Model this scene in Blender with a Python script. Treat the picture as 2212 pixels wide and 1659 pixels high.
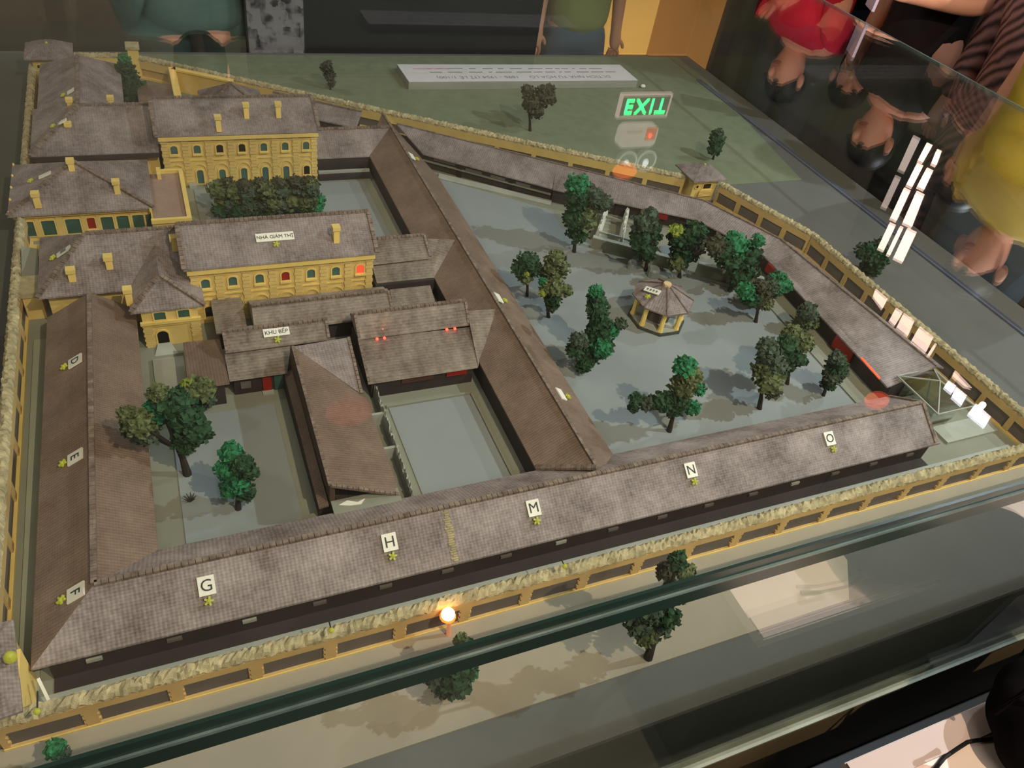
import bpy, bmesh, math, random
from mathutils import Vector, Matrix
from math import sin, cos, pi, radians, atan2, hypot
for o in list(bpy.data.objects): bpy.data.objects.remove(o)
SC = bpy.context.scene; COL = SC.collection
# ------------------------------------------------------------------ camera
RZ = lambda a: Matrix.Rotation(a, 3, 'Z')
CR = RZ(-0.5155170) @ Matrix.Rotation(0.8456363, 3, 'X') @ RZ(0.1977162)
FPX = 1681.93
cd = bpy.data.cameras.new('camera'); cam = bpy.data.objects.new('camera', cd); COL.objects.link(cam)
cd.sensor_width = 36; cd.lens = FPX/2212*36; cd.clip_start = .01; cd.clip_end = 60
cam.matrix_world = Matrix.Translation((0, 0, 1)) @ CR.to_4x4()
SC.camera = cam
SC.view_settings.view_transform = 'Standard'; SC.view_settings.look = 'None'
SC.view_settings.gamma = 1; SC.view_settings.use_curve_mapping = False
SC.view_settings.exposure = 0.0
# ------------------------------------------------------------------ world, model spots and added fill lamps (units of the builders below: cm)
w = bpy.data.worlds.new('world'); SC.world = w; w.use_nodes = True
w.node_tree.nodes['Background'].inputs[0].default_value = (.5, .55, .6, 1)
w.node_tree.nodes['Background'].inputs[1].default_value = 0.02
def lamp(kind, name, loc, energy, col, target=None, size=.1, spot=None, blend=.5):
    l = bpy.data.lights.new(name, kind); l.energy = energy; l.color = col
    if kind == 'AREA': l.size = size
    else: l.shadow_soft_size = size
    if kind == 'SPOT': l.spot_size = radians(spot); l.spot_blend = blend
    o = bpy.data.objects.new(name, l); COL.objects.link(o); o.location = Vector(loc)/100
    if target is not None:
        d = (Vector(target)-Vector(loc)).normalized()
        o.rotation_euler = d.to_track_quat('-Z', 'Y').to_euler()
    return o
COOL = (.80, .92, 1); WARM = (1, .80, .55)
lamp('SPOT', 'ceiling_spot_cool', (250, 20, 215), 190, COOL, (60, 110, 0), .012, 85)
lamp('SPOT', 'window_spot_cool', (322, 143.5, 188), 95, (.85, .93, 1), (50, 125, 0), .012, 80)
lamp('SPOT', 'front_spot_warm', (85, -70, 235), 185, WARM, (50, 120, 0), .012, 85)
lamp('AREA', 'ceiling_wash', (30, -110, 262), 34, (1, .95, .88), (40, 140, 0), 1.4)  # added soft fill over the model, kept out of the glass reflections
lamp('SPOT', 'visitor_spot', (300, -60, 240), 85, (1, .70, .62), (245, 190, 30), .05, 50)  # added fill lamp that brightens the visitors on the right
lamp('SPOT', 'hall_spot', (-140, 330, 270), 70, (1, .9, .8), (120, 285, 20), .05, 70)  # added fill from outside the frame for the figures behind the case
lamp('POINT', 'hall_bulb', (-180, 200, 240), 40, (1, .93, .85), None, .08)  # added unseen point fill for the general room level
lamp('SPOT', 'ceiling_uplight', (60, -180, 60), 330, (1, .94, .86), (90, 130, 285), .1, 110, 1)  # added lamp brightening the ceiling so its reflection hazes the top glass
# ------------------------------------------------------------------ pixel helpers: photo pixel -> point of the scene (cm)
def ray(px, py): return CR @ Vector(((px-1106)/FPX, -(py-829.5)/FPX, -1))
def G(px, py, z=0.):
    d = ray(px, py); t = (z-100)/d.z; return Vector((d.x*t, d.y*t, z))
def HY(y, px, py):
    d = ray(px, py); t = y/d.y; return Vector((d.x*t, y, 100+d.z*t))
def HX(x, px, py):
    d = ray(px, py); t = x/d.x; return Vector((x, d.y*t, 100+d.z*t))
ZT = 40.
def RG(px, py, axis, val):      # the point the top glass mirrors at this pixel, on the wall axis=val
    g = G(px, py, ZT); d = ray(px, py); d.z = -d.z
    t = (val-g[axis])/d[axis]; return g+d*t
# ------------------------------------------------------------------ materials
MATS = {}
def nodes(name):
    m = bpy.data.materials.new(name); m.use_nodes = True; nt = m.node_tree
    return m, nt, nt.nodes['Principled BSDF']
def lin(c): return tuple(((x/255)/12.92 if x/255 <= .04045 else ((x/255+.055)/1.055)**2.4) for x in c)
def mat(name, col, rough=.75, var=.18, scale=40, bump=.15, metal=0, col2=None, coord='Object', spec=.3):
    if name in MATS: return MATS[name]
    m, nt, b = nodes(name); N = nt.nodes; L = nt.links; c = lin(col)
    tc = N.new('ShaderNodeTexCoord'); ns = N.new('ShaderNodeTexNoise'); ns.inputs['Scale'].default_value = scale; ns.inputs['Detail'].default_value = 6
    L.new(tc.outputs[coord], ns.inputs['Vector'])
    rp = N.new('ShaderNodeValToRGB'); rp.color_ramp.elements[0].position = .3; rp.color_ramp.elements[1].position = .7
    c2 = lin(col2) if col2 else tuple(x*(1-var) for x in c); c3 = c if col2 else tuple(min(1, x*(1+var)) for x in c)
    rp.color_ramp.elements[0].color = (*c2, 1); rp.color_ramp.elements[1].color = (*c3, 1)
    L.new(ns.outputs['Fac'], rp.inputs['Fac']); L.new(rp.outputs['Color'], b.inputs['Base Color'])
    b.inputs['Roughness'].default_value = rough; b.inputs['Metallic'].default_value = metal
    b.inputs['Specular IOR Level'].default_value = spec
    if bump:
        n2 = N.new('ShaderNodeTexNoise'); n2.inputs['Scale'].default_value = scale*9; L.new(tc.outputs[coord], n2.inputs['Vector'])
        bp = N.new('ShaderNodeBump'); bp.inputs['Strength'].default_value = bump; bp.inputs['Distance'].default_value = .001
        L.new(n2.outputs['Fac'], bp.inputs['Height']); L.new(bp.outputs['Normal'], b.inputs['Normal'])
    MATS[name] = m; return m
def emit(name, col, s, rgb=None):
    if name in MATS: return MATS[name]
    m, nt, b = nodes(name); c = lin(col)
    b.inputs['Base Color'].default_value = (*[x*.5 for x in c], 1)
    b.inputs['Emission Color'].default_value = (*c, 1); b.inputs['Emission Strength'].default_value = s
    MATS[name] = m; return m
def roofmat(name, col, hi, pu, pv, strength=.6, spec=.3):
    """fine tile courses: pv = course height, pu = tile width (cm); dry brushed wear from noise"""
    m, nt, b = nodes(name); N = nt.nodes; L = nt.links
    uv = N.new('ShaderNodeTexCoord'); sp = N.new('ShaderNodeSeparateXYZ'); L.new(uv.outputs['UV'], sp.inputs[0])
    def math_(op, a, bb=None):
        n = N.new('ShaderNodeMath'); n.operation = op
        for i, x in enumerate((a, bb)):
            if x is None: continue
            if isinstance(x, (int, float)): n.inputs[i].default_value = x
            else: L.new(x, n.inputs[i])
        return n.outputs[0]
    v = math_('FRACT', math_('DIVIDE', sp.outputs['Y'], pv)); u = math_('FRACT', math_('DIVIDE', sp.outputs['X'], pu))
    uu = math_('ABSOLUTE', math_('SUBTRACT', u, .5)); hgt = math_('SUBTRACT', math_('SUBTRACT', 1.0, v), math_('MULTIPLY', uu, .9))
    bp = N.new('ShaderNodeBump'); bp.inputs['Strength'].default_value = strength; bp.inputs['Distance'].default_value = .0016
    L.new(hgt, bp.inputs['Height']); L.new(bp.outputs['Normal'], b.inputs['Normal'])
    tc = N.new('ShaderNodeTexCoord'); n1 = N.new('ShaderNodeTexNoise'); n1.inputs['Scale'].default_value = 14; n1.inputs['Detail'].default_value = 8; n1.inputs['Roughness'].default_value = .65
    L.new(tc.outputs['Object'], n1.inputs['Vector'])
    n2 = N.new('ShaderNodeTexNoise'); n2.inputs['Scale'].default_value = 160; n2.inputs['Detail'].default_value = 3; L.new(tc.outputs['Object'], n2.inputs['Vector'])
    f = math_('ADD', math_('MULTIPLY', n1.outputs['Fac'], .75), math_('MULTIPLY', n2.outputs['Fac'], .3))
    f = math_('ADD', f, math_('MULTIPLY', hgt, .10))
    rp = N.new('ShaderNodeValToRGB'); rp.color_ramp.elements[0].position = .38; rp.color_ramp.elements[1].position = .78
    rp.color_ramp.elements[0].color = (*lin(col), 1); rp.color_ramp.elements[1].color = (*lin(hi), 1)
    L.new(f, rp.inputs['Fac']); L.new(rp.outputs['Color'], b.inputs['Base Color'])
    b.inputs['Roughness'].default_value = .62; b.inputs['Specular IOR Level'].default_value = spec
    return m
def glassmat(name, tint, r0, gain, refl=(1, 1, 1)):
    m, nt, b = nodes(name); N = nt.nodes; L = nt.links; N.remove(b)
    out = N['Material Output']; ge = N.new('ShaderNodeNewGeometry')
    dt = N.new('ShaderNodeVectorMath'); dt.operation = 'DOT_PRODUCT'; L.new(ge.outputs['Normal'], dt.inputs[0]); L.new(ge.outputs['Incoming'], dt.inputs[1])
    def mt(op, a, bb=None):
        n = N.new('ShaderNodeMath'); n.operation = op
        for i, x in enumerate((a, bb)):
            if x is None: continue
            if isinstance(x, (int, float)): n.inputs[i].default_value = x
            else: L.new(x, n.inputs[i])
        return n.outputs[0]
    c = mt('ABSOLUTE', dt.outputs['Value']); p = mt('POWER', mt('SUBTRACT', 1.0, c), 5.0)
    f = mt('MULTIPLY', mt('ADD', mt('MULTIPLY', p, 1-r0), r0), gain)
    tr = N.new('ShaderNodeBsdfTransparent'); tr.inputs[0].default_value = (*tint, 1)
    gl = N.new('ShaderNodeBsdfGlossy'); gl.inputs['Roughness'].default_value = 0.0; gl.inputs[0].default_value = (*refl, 1)
    mx = N.new('ShaderNodeMixShader'); L.new(f, mx.inputs[0]); L.new(tr.outputs[0], mx.inputs[1]); L.new(gl.outputs[0], mx.inputs[2])
    L.new(mx.outputs[0], out.inputs['Surface']); MATS[name] = m; return m
ROOF = roofmat('roof_tiles_brown', (100, 86, 82), (178, 164, 160), .55, .42)
ROOF2 = roofmat('roof_courses_grey_brown', (104, 90, 82), (180, 166, 150), 3.0, .62, 1.3)
ROOFB = roofmat('roof_tiles_dark_brown', (108, 88, 76), (146, 124, 108), .5, .42)
ROOFT = roofmat('terrace_roof_pinkish', (150, 122, 108), (172, 146, 132), 50, 50, 0)
YEL = mat('ochre_painted_wall', (224, 194, 120), .7, .08, 30, .03)
YEL2 = mat('ochre_trim', (234, 204, 120), .7, .06, 30, .1)
YORG = mat('deeper_ochre_wall', (208, 174, 114), .75, .10, 25, .1)
YOL = mat('pale_yellow_chimney', (246, 212, 124), .7, .05, 30, .05)
DARK = mat('dark_brown_wall', (58, 49, 48), .8, .15, 20, .1)
DPAN = mat('dark_wall_panel', (108, 100, 95), .8, .10, 20, .1)
WSTONE = mat('grey_low_wall', (170, 172, 160), .8, .08, 30, .1)
YARD = mat('blue_grey_yard', (142, 147, 146), .85, .04, 8, .05)
WALK = mat('grey_green_walkway', (140, 140, 124), .85, .05, 8, .05)
GRASS = mat('olive_green_lawn', (122, 130, 104), .95, .10, 30, .3)
ROAD = mat('grey_model_road', (104, 104, 100), .9, .05, 10, .1)
PAVE = mat('beige_pavement', (168, 158, 140), .9, .05, 14, .1)
CRUST = mat('rough_plaster_coping', (206, 190, 150), .9, .2, 60, .8, col2=(150, 140, 108))
RIDGE = mat('ridge_tile', (150, 132, 118), .65, .2, 90, .3, col2=(98, 82, 74))
PANE = mat('blue_green_pane', (72, 104, 98), .35, .15, 40, 0, spec=.5)
PANEG = mat('dark_green_shutter', (60, 92, 80), .5, .15, 60, .1)
PANEK = mat('black_opening', (26, 22, 18), .6, .1, 40, 0)
PANER = mat('red_pane', (150, 34, 24), .5, .1, 40, 0)
PLATE = mat('white_label_plate', (240, 236, 222), .6, .03, 40, 0)
INK = mat('dark_label_ink', (54, 56, 60), .6, .05, 40, 0)
INKG = mat('faded_grey_ink', (120, 124, 118), .6, .05, 40, 0)
TRUNK = mat('dark_brown_trunk', (54, 46, 40), .9, .2, 60, .4)
LGREEN = emit('bright_yellow_diode', (214, 214, 70), .22)
FOLI = {k: mat('foliage_'+k, a, .85, .3, 160, .3, col2=b) for k, a, b in (
    ('dark_green', (56, 92, 60), (30, 50, 34)), ('bright_green', (56, 142, 92), (38, 88, 60)), ('olive', (118, 126, 84), (68, 78, 48)),
    ('grey_green', (88, 104, 84), (52, 62, 50)), ('lime', (170, 180, 70), (110, 130, 60)), ('brown_green', (92, 90, 70), (56, 56, 42)))}
# ------------------------------------------------------------------ mesh helpers (all coordinates in cm)
class MB:
    def __init__(s): s.v = []; s.f = []
    def box(s, x0, y0, z0, x1, y1, z1):
        return s.quadprism([(x0, y0), (x1, y0), (x1, y1), (x0, y1)], z0, z1)
    def quadprism(s, pts, z0, z1):      # convex or concave plan polygon, counter-clockwise
        n = len(pts); a = sum(pts[i][0]*pts[(i+1) % n][1]-pts[(i+1) % n][0]*pts[i][1] for i in range(n))
        if a < 0: pts = pts[::-1]
        k = len(s.v)
        g = lambda z: z if isinstance(z, (list, tuple)) else [z]*n
        s.v += [(p[0], p[1], z) for p, z in zip(pts, g(z0))]+[(p[0], p[1], z) for p, z in zip(pts, g(z1))]
        s.f.append(tuple(k+i for i in range(n))[::-1]); s.f.append(tuple(k+n+i for i in range(n)))
        for i in range(n): j = (i+1) % n; s.f.append((k+i, k+j, k+n+j, k+n+i))
        return s
    def hull(s, vs, fs):
        k = len(s.v); s.v += [tuple(v) for v in vs]; s.f += [tuple(k+i for i in f) for f in fs]; return s
    def bar(s, A, B, w, h, up=(0, 0, 1)):   # a bar from A to B
        A = Vector(A); B = Vector(B); d = (B-A).normalized(); up = Vector(up)
        sd = d.cross(up)
        if sd.length < 1e-4: sd = d.cross(Vector((1, 0, 0)))
        sd.normalize(); u = sd.cross(d).normalized(); vs = []
        for P in (A, B):
            for a, b in ((-1, -1), (1, -1), (1, 1), (-1, 1)): vs.append(P+sd*a*w/2+u*b*h/2)
        return s.hull(vs, [(3, 2, 1, 0), (4, 5, 6, 7), (0, 1, 5, 4), (1, 2, 6, 5), (2, 3, 7, 6), (3, 0, 4, 7)])
    def tube(s, pts, rad, n=8, cap=True):
        pts = [Vector(p) for p in pts]; k = len(s.v); m = len(pts); ref = Vector((.37, .2, .9)).normalized()
        for i, p in enumerate(pts):
            d = (pts[min(i+1, m-1)]-pts[max(i-1, 0)]).normalized(); a = d.cross(ref)
            if a.length < .05: a = d.cross(Vector((1, 0, 0)))
            a.normalize(); b = d.cross(a); r = rad[i] if isinstance(rad, (list, tuple)) else rad
            for j in range(n):
                t = 2*pi*j/n; s.v.append(tuple(p+(a*cos(t)+b*sin(t))*r))
        for i in range(m-1):
            for j in range(n): s.f.append((k+i*n+j, k+i*n+(j+1) % n, k+(i+1)*n+(j+1) % n, k+(i+1)*n+j))
        if cap: s.f.append(tuple(k+j for j in range(n))[::-1]); s.f.append(tuple(k+(m-1)*n+j for j in range(n)))
        return s
    def ell(s, c, r, nu=10, nv=7, jit=0, rnd=random):
        k = len(s.v); r = (r, r, r) if isinstance(r, (int, float)) else r
        s.v.append((c[0], c[1], c[2]+r[2]))
        for i in range(1, nv):
            for j in range(nu):
                t = pi*i/nv; p = 2*pi*j/nu; q = 1+(rnd.uniform(-jit, jit) if jit else 0)
                s.v.append((c[0]+r[0]*sin(t)*cos(p)*q, c[1]+r[1]*sin(t)*sin(p)*q, c[2]+r[2]*cos(t)*q))
        s.v.append((c[0], c[1], c[2]-r[2])); e = len(s.v)-1
        for j in range(nu): s.f.append((k, k+1+j, k+1+(j+1) % nu)); s.f.append((e, e-nu+(j+1) % nu, e-nu+j))
        for i in range(nv-2):
            for j in range(nu):
                a = k+1+i*nu+j; b = k+1+i*nu+(j+1) % nu; s.f.append((a, a+nu, b+nu, b))
        return s
def setp(o, label=None, cat=None, group=None, kind=None):
    if label: o['label'] = label
    if cat: o['category'] = cat
    if group: o['group'] = group
    if kind: o['kind'] = kind
    return o
def obj(name, mb, m, parent=None, label=None, cat=None, group=None, kind=None, smooth=False, origin=None):
    off = Vector(origin) if origin is not None else (Vector(parent['_o']) if parent is not None else Vector((0, 0, 0)))
    if parent is None and origin is None and mb.v:
        xs = [v[0] for v in mb.v]; ys = [v[1] for v in mb.v]; off = Vector(((min(xs)+max(xs))/2, (min(ys)+max(ys))/2, min(v[2] for v in mb.v)))
    me = bpy.data.meshes.new(name); me.from_pydata([((v[0]-off.x)*.01, (v[1]-off.y)*.01, (v[2]-off.z)*.01) for v in mb.v], [], mb.f)
    if len(mb.f) < 1500:
        bm_ = bmesh.new(); bm_.from_mesh(me); bmesh.ops.recalc_face_normals(bm_, faces=bm_.faces); bm_.to_mesh(me); bm_.free()
    me.update(); uv = me.uv_layers.new(name='UVMap'); Z = Vector((0, 0, 1))
    for p in me.polygons:
        n = p.normal; a = Z.cross(n)
        if a.length < .05: a = Vector((1, 0, 0))
        a.normalize(); b = n.cross(a)
        for li in p.loop_indices:
            c = Vector(mb.v[me.loops[li].vertex_index]); uv.data[li].uv = (c.dot(a), c.dot(b))
        p.use_smooth = smooth
    for mm in (m if isinstance(m, (list, tuple)) else [m]): me.materials.append(mm)
    o = bpy.data.objects.new(name, me); COL.objects.link(o); o['_o'] = tuple(off)
    if parent is not None: o.parent = parent
    else: o.location = off*.01
    return setp(o, label, cat, group, kind)
def thing(name, label, cat, loc, group=None):
    o = bpy.data.objects.new(name, None); COL.objects.link(o); o.location = Vector(loc)*.01; o['_o'] = tuple(loc); o.empty_display_size = .02
    return setp(o, label, cat, group)
def text(body, size, m, center, ex, ey, parent, name='lettering', ext=.03, bold=0, sp=1.):
    """flat printed or raised letters: centre, right vector and up vector of the text (cm)"""
    cu = bpy.data.curves.new(name, 'FONT'); cu.body = body; cu.size = 1; cu.align_x = 'CENTER'; cu.align_y = 'CENTER'; cu.extrude = ext/size; cu.offset = bold
    cu.resolution_u = 3; cu.space_character = sp
    to = bpy.data.objects.new(name, cu); COL.objects.link(to); bpy.context.view_layer.update()
    me = bpy.data.meshes.new_from_object(to.evaluated_get(bpy.context.evaluated_depsgraph_get())); bpy.data.objects.remove(to)
    ex = Vector(ex).normalized(); ey = Vector(ey).normalized(); ez = ex.cross(ey); c = Vector(center)-Vector(parent['_o'])
    for v in me.vertices:
        p = c+(ex*v.co.x+ey*v.co.y+ez*v.co.z)*size; v.co = p*.01
    me.materials.clear(); me.materials.append(m)
    o = bpy.data.objects.new(name, me); COL.objects.link(o); o.parent = parent; o['_o'] = parent['_o']; return o
# ------------------------------------------------------------------ setting: museum room
FL = -65.; CEIL = 285.
def struct(name, mb, m): return obj(name, mb, m, kind='structure')
FLOORM = mat('dark_hall_floor', (58, 54, 50), .45, .12, 3, 0)
struct('floor', MB().box(-330, -260, FL-6, 480, 430, FL), FLOORM)
CEILM = mat('dim_hall_ceiling', (120, 114, 104), .9, .15, 2, 0)
struct('ceiling', MB().box(-330, -260, CEIL, 480, 430, CEIL+8), CEILM)
HW = mat('dim_hall_wall', (112, 106, 94), .85, .15, 2, .1)
HWR = mat('ochre_hall_wall', (128, 110, 78), .85, .2, 2, .1)
struct('wall_back', MB().box(-330, 400, FL, 480, 410, CEIL), HW)
struct('wall_left', MB().box(-340, -260, FL, -330, 430, CEIL), HW)
struct('wall_front', MB().box(-330, -270, FL, 480, -260, CEIL), HWR)
struct('baseboard_back', MB().box(-330, 397.5, FL, 480, 400, FL+12), mat('dark_skirting', (40, 34, 30), .6, .1, 10, 0))
# right wall with two lit windows, each seen mirrored in the case glass
XW = 330.
struct('wall_right', MB().box(XW, -260, FL, XW+10, 430, CEIL), HW)
WLIT = emit('daylit_window_glass', (255, 214, 196), 5.5); WLITB = emit('daylit_window_glass_cool', (240, 236, 255), 8.0); WDIM = emit('shaded_window_glass', (180, 160, 150), 2.4)
WBAR = mat('black_window_bars', (24, 20, 20), .5, .1, 30, 0)
def wall_quad(name, pts, m, parent, axis, val, th, kind=None):
    P = [RG(px, py, axis, val) for px, py in pts]; k = Vector((-th, 0, 0)) if axis == 0 else Vector((0, -th, 0))
    n = len(P); fs = [tuple(range(n)), tuple(n+i for i in range(n))[::-1]]+[(i, (i+1) % n, n+(i+1) % n, n+i)[::-1] for i in range(n)]
    return obj(name, MB().hull(P+[p+k for p in P], fs), m, parent)
wn1 = struct('window_1', MB().hull(
    [RG(*p, 0, XW)+Vector((d, 0, 0)) for d in (0, -1.2) for p in ((1935, 262), (2060, 330), (1950, 585), (1840, 505))],
    [(0, 1, 2, 3), (7, 6, 5, 4), (0, 4, 5, 1), (1, 5, 6, 2), (2, 6, 7, 3), (3, 7, 4, 0)]), WBAR)
def strip(x0, y0, x1, y1, w0, w1, m, par):
    w0 *= .78; w1 *= .78   # a leaning strip of daylight between window bars
    wall_quad('pane', [(x0, y0), (x0+w0, y0+w0*.5), (x1+w1, y1+w1*.5), (x1, y1)], m, par, 0, XW-1.2, .6)
for (a, b, c, d, w0, w1, m) in ((1975, 292, 1942, 365, 18, 16, WDIM), (2004, 308, 1985, 345, 14, 12, WLIT), (2026, 322, 2014, 352, 11, 12, WLIT),
        (1936, 378, 1905, 445, 14, 14, WDIM), (1983, 352, 1960, 398, 15, 14, WLIT), (2004, 362, 1983, 402, 16, 18, WLIT),
        (1955, 405, 1925, 470, 16, 16, WLIT), (1982, 412, 1952, 480, 20, 24, WLIT),
        (1924, 480, 1898, 535, 15, 15, WLIT), (1946, 488, 1917, 548, 8, 8, WLIT), (1962, 492, 1932, 556, 24, 24, WLIT)):
    strip(a, b, c, d, w0, w1, m, wn1)
wn2 = struct('window_2', MB().hull(
    [RG(*p, 0, XW)+Vector((d, 0, 0)) for d in (0, -1.2) for p in ((1890, 612), (2062, 730), (2150, 905), (1890, 800), )],
    [(0, 1, 2, 3), (7, 6, 5, 4), (0, 4, 5, 1), (1, 5, 6, 2), (2, 6, 7, 3), (3, 7, 4, 0)]), mat('dark_window_surround', (60, 54, 46), .8, .1, 5, 0))
for pts, m in (([(1893, 624), (1918, 645), (1907, 666), (1888, 640)], WLIT), ([(1937, 665), (1951, 674), (1934, 702), (1923, 691)], WLIT),
        ([(1954, 676), (1976, 692), (1962, 725), (1939, 706)], WLIT), ([(1988, 705), (2017, 728), (2001, 760), (1971, 735)], WLIT), ([(2021, 741), (2024, 744), (2010, 768), (2005, 766)], WLIT),
        ([(2064, 800), (2076, 812), (2100, 838), (2085, 834), (2060, 812)], WLIT), ([(2050, 822), (2066, 833), (2057, 849), (2041, 836)], WLITB),
        ([(2067, 836), (2089, 854), (2078, 875), (2058, 857)], WLITB), ([(2109, 872), (2141, 900), (2128, 922), (2093, 893)], WLITB)):
    wall_quad('pane', pts, m, wn2, 0, XW-1.2, .6)
# --- wall fittings on the back wall (mirrored, upside down, in the glass)
YB = 400.
def backquad(pts, d0, d1):
    P = [RG(*p, 1, YB) for p in pts]; k = [p+Vector((0, -d0, 0)) for p in P]+[p+Vector((0, -d1, 0)) for p in P]; n = len(P)
    return MB().hull(k, [tuple(range(n))[::-1], tuple(n+i for i in range(n))]+[(i, (i+1) % n, n+(i+1) % n, n+i) for i in range(n)])
ex0 = RG(1334, 247, 1, YB); ex1 = RG(1443, 199, 1, YB); cx = (ex0.x+ex1.x)/2; x0, x1, z0, z1 = cx-17.5, cx+17.5, ex1.z, ex0.z
es = thing('exit_sign', 'green lit EXIT sign with white frame on the back wall, mirrored in the glass', 'sign', (cx, YB, z0))
obj('sign_box', MB().box(x0, YB-3, z0, x1, YB, z1), mat('sign_dark_face', (44, 40, 36), .5, .1, 30, 0), es)
fr = MB()
for a in ((x0-.6, z0-.6, x1+.6, z0+.5), (x0-.6, z1-.5, x1+.6, z1+.6), (x0-.6, z0, x0+.5, z1), (x1-.5, z0, x1+.6, z1)): fr.box(a[0], YB-3.3, a[1], a[2], YB-.2, a[3])
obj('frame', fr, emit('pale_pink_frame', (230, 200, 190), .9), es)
text('EXIT', 13.0, emit('exit_green_letters', (0, 255, 118), 7.0), (cx+.4, YB-3.2, (z0+z1)/2-.3), (1, 0, 0), (0, 0, 1), es, 'letters', .15, .012, 1.18)
el = thing('emergency_light', 'white emergency light box with two round lamps under the EXIT sign', 'lamp', (cx+1, YB, RG(1370, 300, 1, YB).z))
zb0 = RG(1372, 262, 1, YB).z; zb1 = RG(1365, 308, 1, YB).z; xa = cx-14; xb = cx+13
bx = MB(); pr = []
for t in range(20):
    a = 2*pi*t/20; sx = 1 if cos(a) > 0 else -1; sz = 1 if sin(a) > 0 else -1
    pr.append(((xa+xb)/2+sx*((xb-xa)/2-4)+4*cos(a), (zb0+zb1)/2+sz*((zb1-zb0)/2-4)+4*sin(a)))
n = 20; bx.hull([(p[0], YB, p[1]) for p in pr]+[(p[0], YB-6, p[1]) for p in pr], [tuple(range(n)), tuple(n+i for i in range(n))[::-1]]+[(i, n+i, n+(i+1) % n, (i+1) % n) for i in range(n)])
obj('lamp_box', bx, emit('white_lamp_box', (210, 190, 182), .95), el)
obj('indicator_panel', MB().box(xb-9, YB-6.5, zb0+1, xb-1.5, YB-6, zb1-5), emit('orange_indicator', (220, 90, 50), 1.0), el)
obj('red_diode', MB().ell((xb-6, YB-7, zb0+6), 1.1), emit('red_diode', (255, 40, 40), 8), el)
obj('printed_line', MB().box(xa+4, YB-6.2, zb0+3.2, xb-12, YB-6, zb0+4.4), emit('orange_print', (205, 150, 120), .8), el)
ztw = RG(1365, 328, 1, YB).z
for dx in (-8.5, 6):
    c = (cx+dx, YB-8, ztw)
    h = MB(); k = 20
    h.tube([(c[0], YB-5, c[2]), (c[0], YB-8, c[2]), (c[0], YB-12, c[2])], [4, 6.4, 6.8], 20)
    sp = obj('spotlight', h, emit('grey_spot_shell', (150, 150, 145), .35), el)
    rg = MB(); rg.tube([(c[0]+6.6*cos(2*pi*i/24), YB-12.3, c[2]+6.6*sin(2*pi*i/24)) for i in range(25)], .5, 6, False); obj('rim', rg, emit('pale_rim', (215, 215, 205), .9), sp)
    obj('bulb', MB().ell((c[0]-1, YB-12.8, c[2]+1), (2.2, 1.2, 2.6)), emit('cool_spot_bulb', (235, 235, 240), 2.2), sp)
# added glowing shapes, invented sources for the soft mirrored patches on the roofs
for (px, py, colr, r, nm, lb) in ((1350, 368, (255, 120, 60), 5, 'orange', 'orange paper lantern hanging high near the back wall'), (1895, 863, (255, 96, 60), 4.5, 'red', 'red paper lantern hanging by the right wall'),
        (755, 885, (225, 80, 80), 6, 'rose', 'rose paper lantern hanging over the middle of the case')):
    g = G(px, py, ZT); d = ray(px, py); d.z = -d.z; p = g+d*(({'orange': 172, 'red': 205, 'rose': 190}[nm]-ZT)/d.z)
    t = thing('paper_lantern', lb, 'lantern', (p.x, p.y, p.z-r))
    obj('lantern_shade', MB().ell(p, (r*1.5, r, r*.8), 16, 10), emit('lantern_'+nm, colr, {'orange': 1.5, 'red': 2.2, 'rose': .4}[nm]), t, smooth=True)
    obj('cord', MB().tube([p+Vector((0, 0, r)), Vector((p.x, p.y, CEIL+1))], .3, 6), DARK, t)
# --- black back screen with photo poster and a lit orange showcase, standing behind the case
YS = 276.
scr = thing('black_screen', 'black display screen standing behind the glass case', 'screen', (95, YS+3, FL))
xs0 = HY(YS, 522, 60).x; xs1 = HY(YS, 1165, 60).x
obj('screen_panel', MB().box(HY(YS, 531, 60).x, YS, FL, xs1, YS+3, 92), mat('matt_black_panel', (22, 20, 22), .8, .1, 20, 0), scr)
for fx in (xs0+6, xs1-8): obj('foot', MB().box(fx, YS-3, FL, fx+4, YS+16, FL+3), DARK, scr)
ps0 = HY(YS-.6, 535, 60).x; ps1 = HY(YS-.6, 656, 60).x
po = thing('photo_poster', 'black and white photo poster on the left of the black screen', 'poster', ((ps0+ps1)/2, YS-.5, -12))
m, nt, b = nodes('poster_photo_print'); N = nt.nodes; L = nt.links
tc = N.new('ShaderNodeTexCoord'); vo = N.new('ShaderNodeTexVoronoi'); vo.inputs['Scale'].default_value = 34; vo.distance = 'CHEBYCHEV'; L.new(tc.outputs['Object'], vo.inputs['Vector'])
ns = N.new('ShaderNodeTexNoise'); ns.inputs['Scale'].default_value = 22; L.new(tc.outputs['Object'], ns.inputs['Vector'])
rp = N.new('ShaderNodeValToRGB'); e = rp.color_ramp.elements; e[0].position = .42; e[0].color = (*lin((48, 46, 56)), 1); e[1].position = .62; e[1].color = (*lin((176, 164, 170)), 1)
mxn = N.new('ShaderNodeMath'); mxn.operation = 'MULTIPLY_ADD'; L.new(vo.outputs['Color'], mxn.inputs[0]); mxn.inputs[1].default_value = .45; L.new(ns.outputs['Fac'], mxn.inputs[2])
sb = N.new('ShaderNodeMath'); sb.operation = 'SUBTRACT'; L.new(mxn.outputs[0], sb.inputs[0]); sb.inputs[1].default_value = .14; L.new(sb.outputs[0], rp.inputs['Fac']); L.new(rp.outputs['Color'], b.inputs['Base Color'])
b.inputs['Emission Strength'].default_value = 0; b.inputs['Roughness'].default_value = .5
obj('poster_sheet', MB().box(ps0, YS-.8, -12, ps1, YS-.4, 38), m, po)
obj('backing', MB().box(ps0-.4, YS-.4, -12.5, ps1+.4, YS, 38.5), DARK, po)
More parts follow.
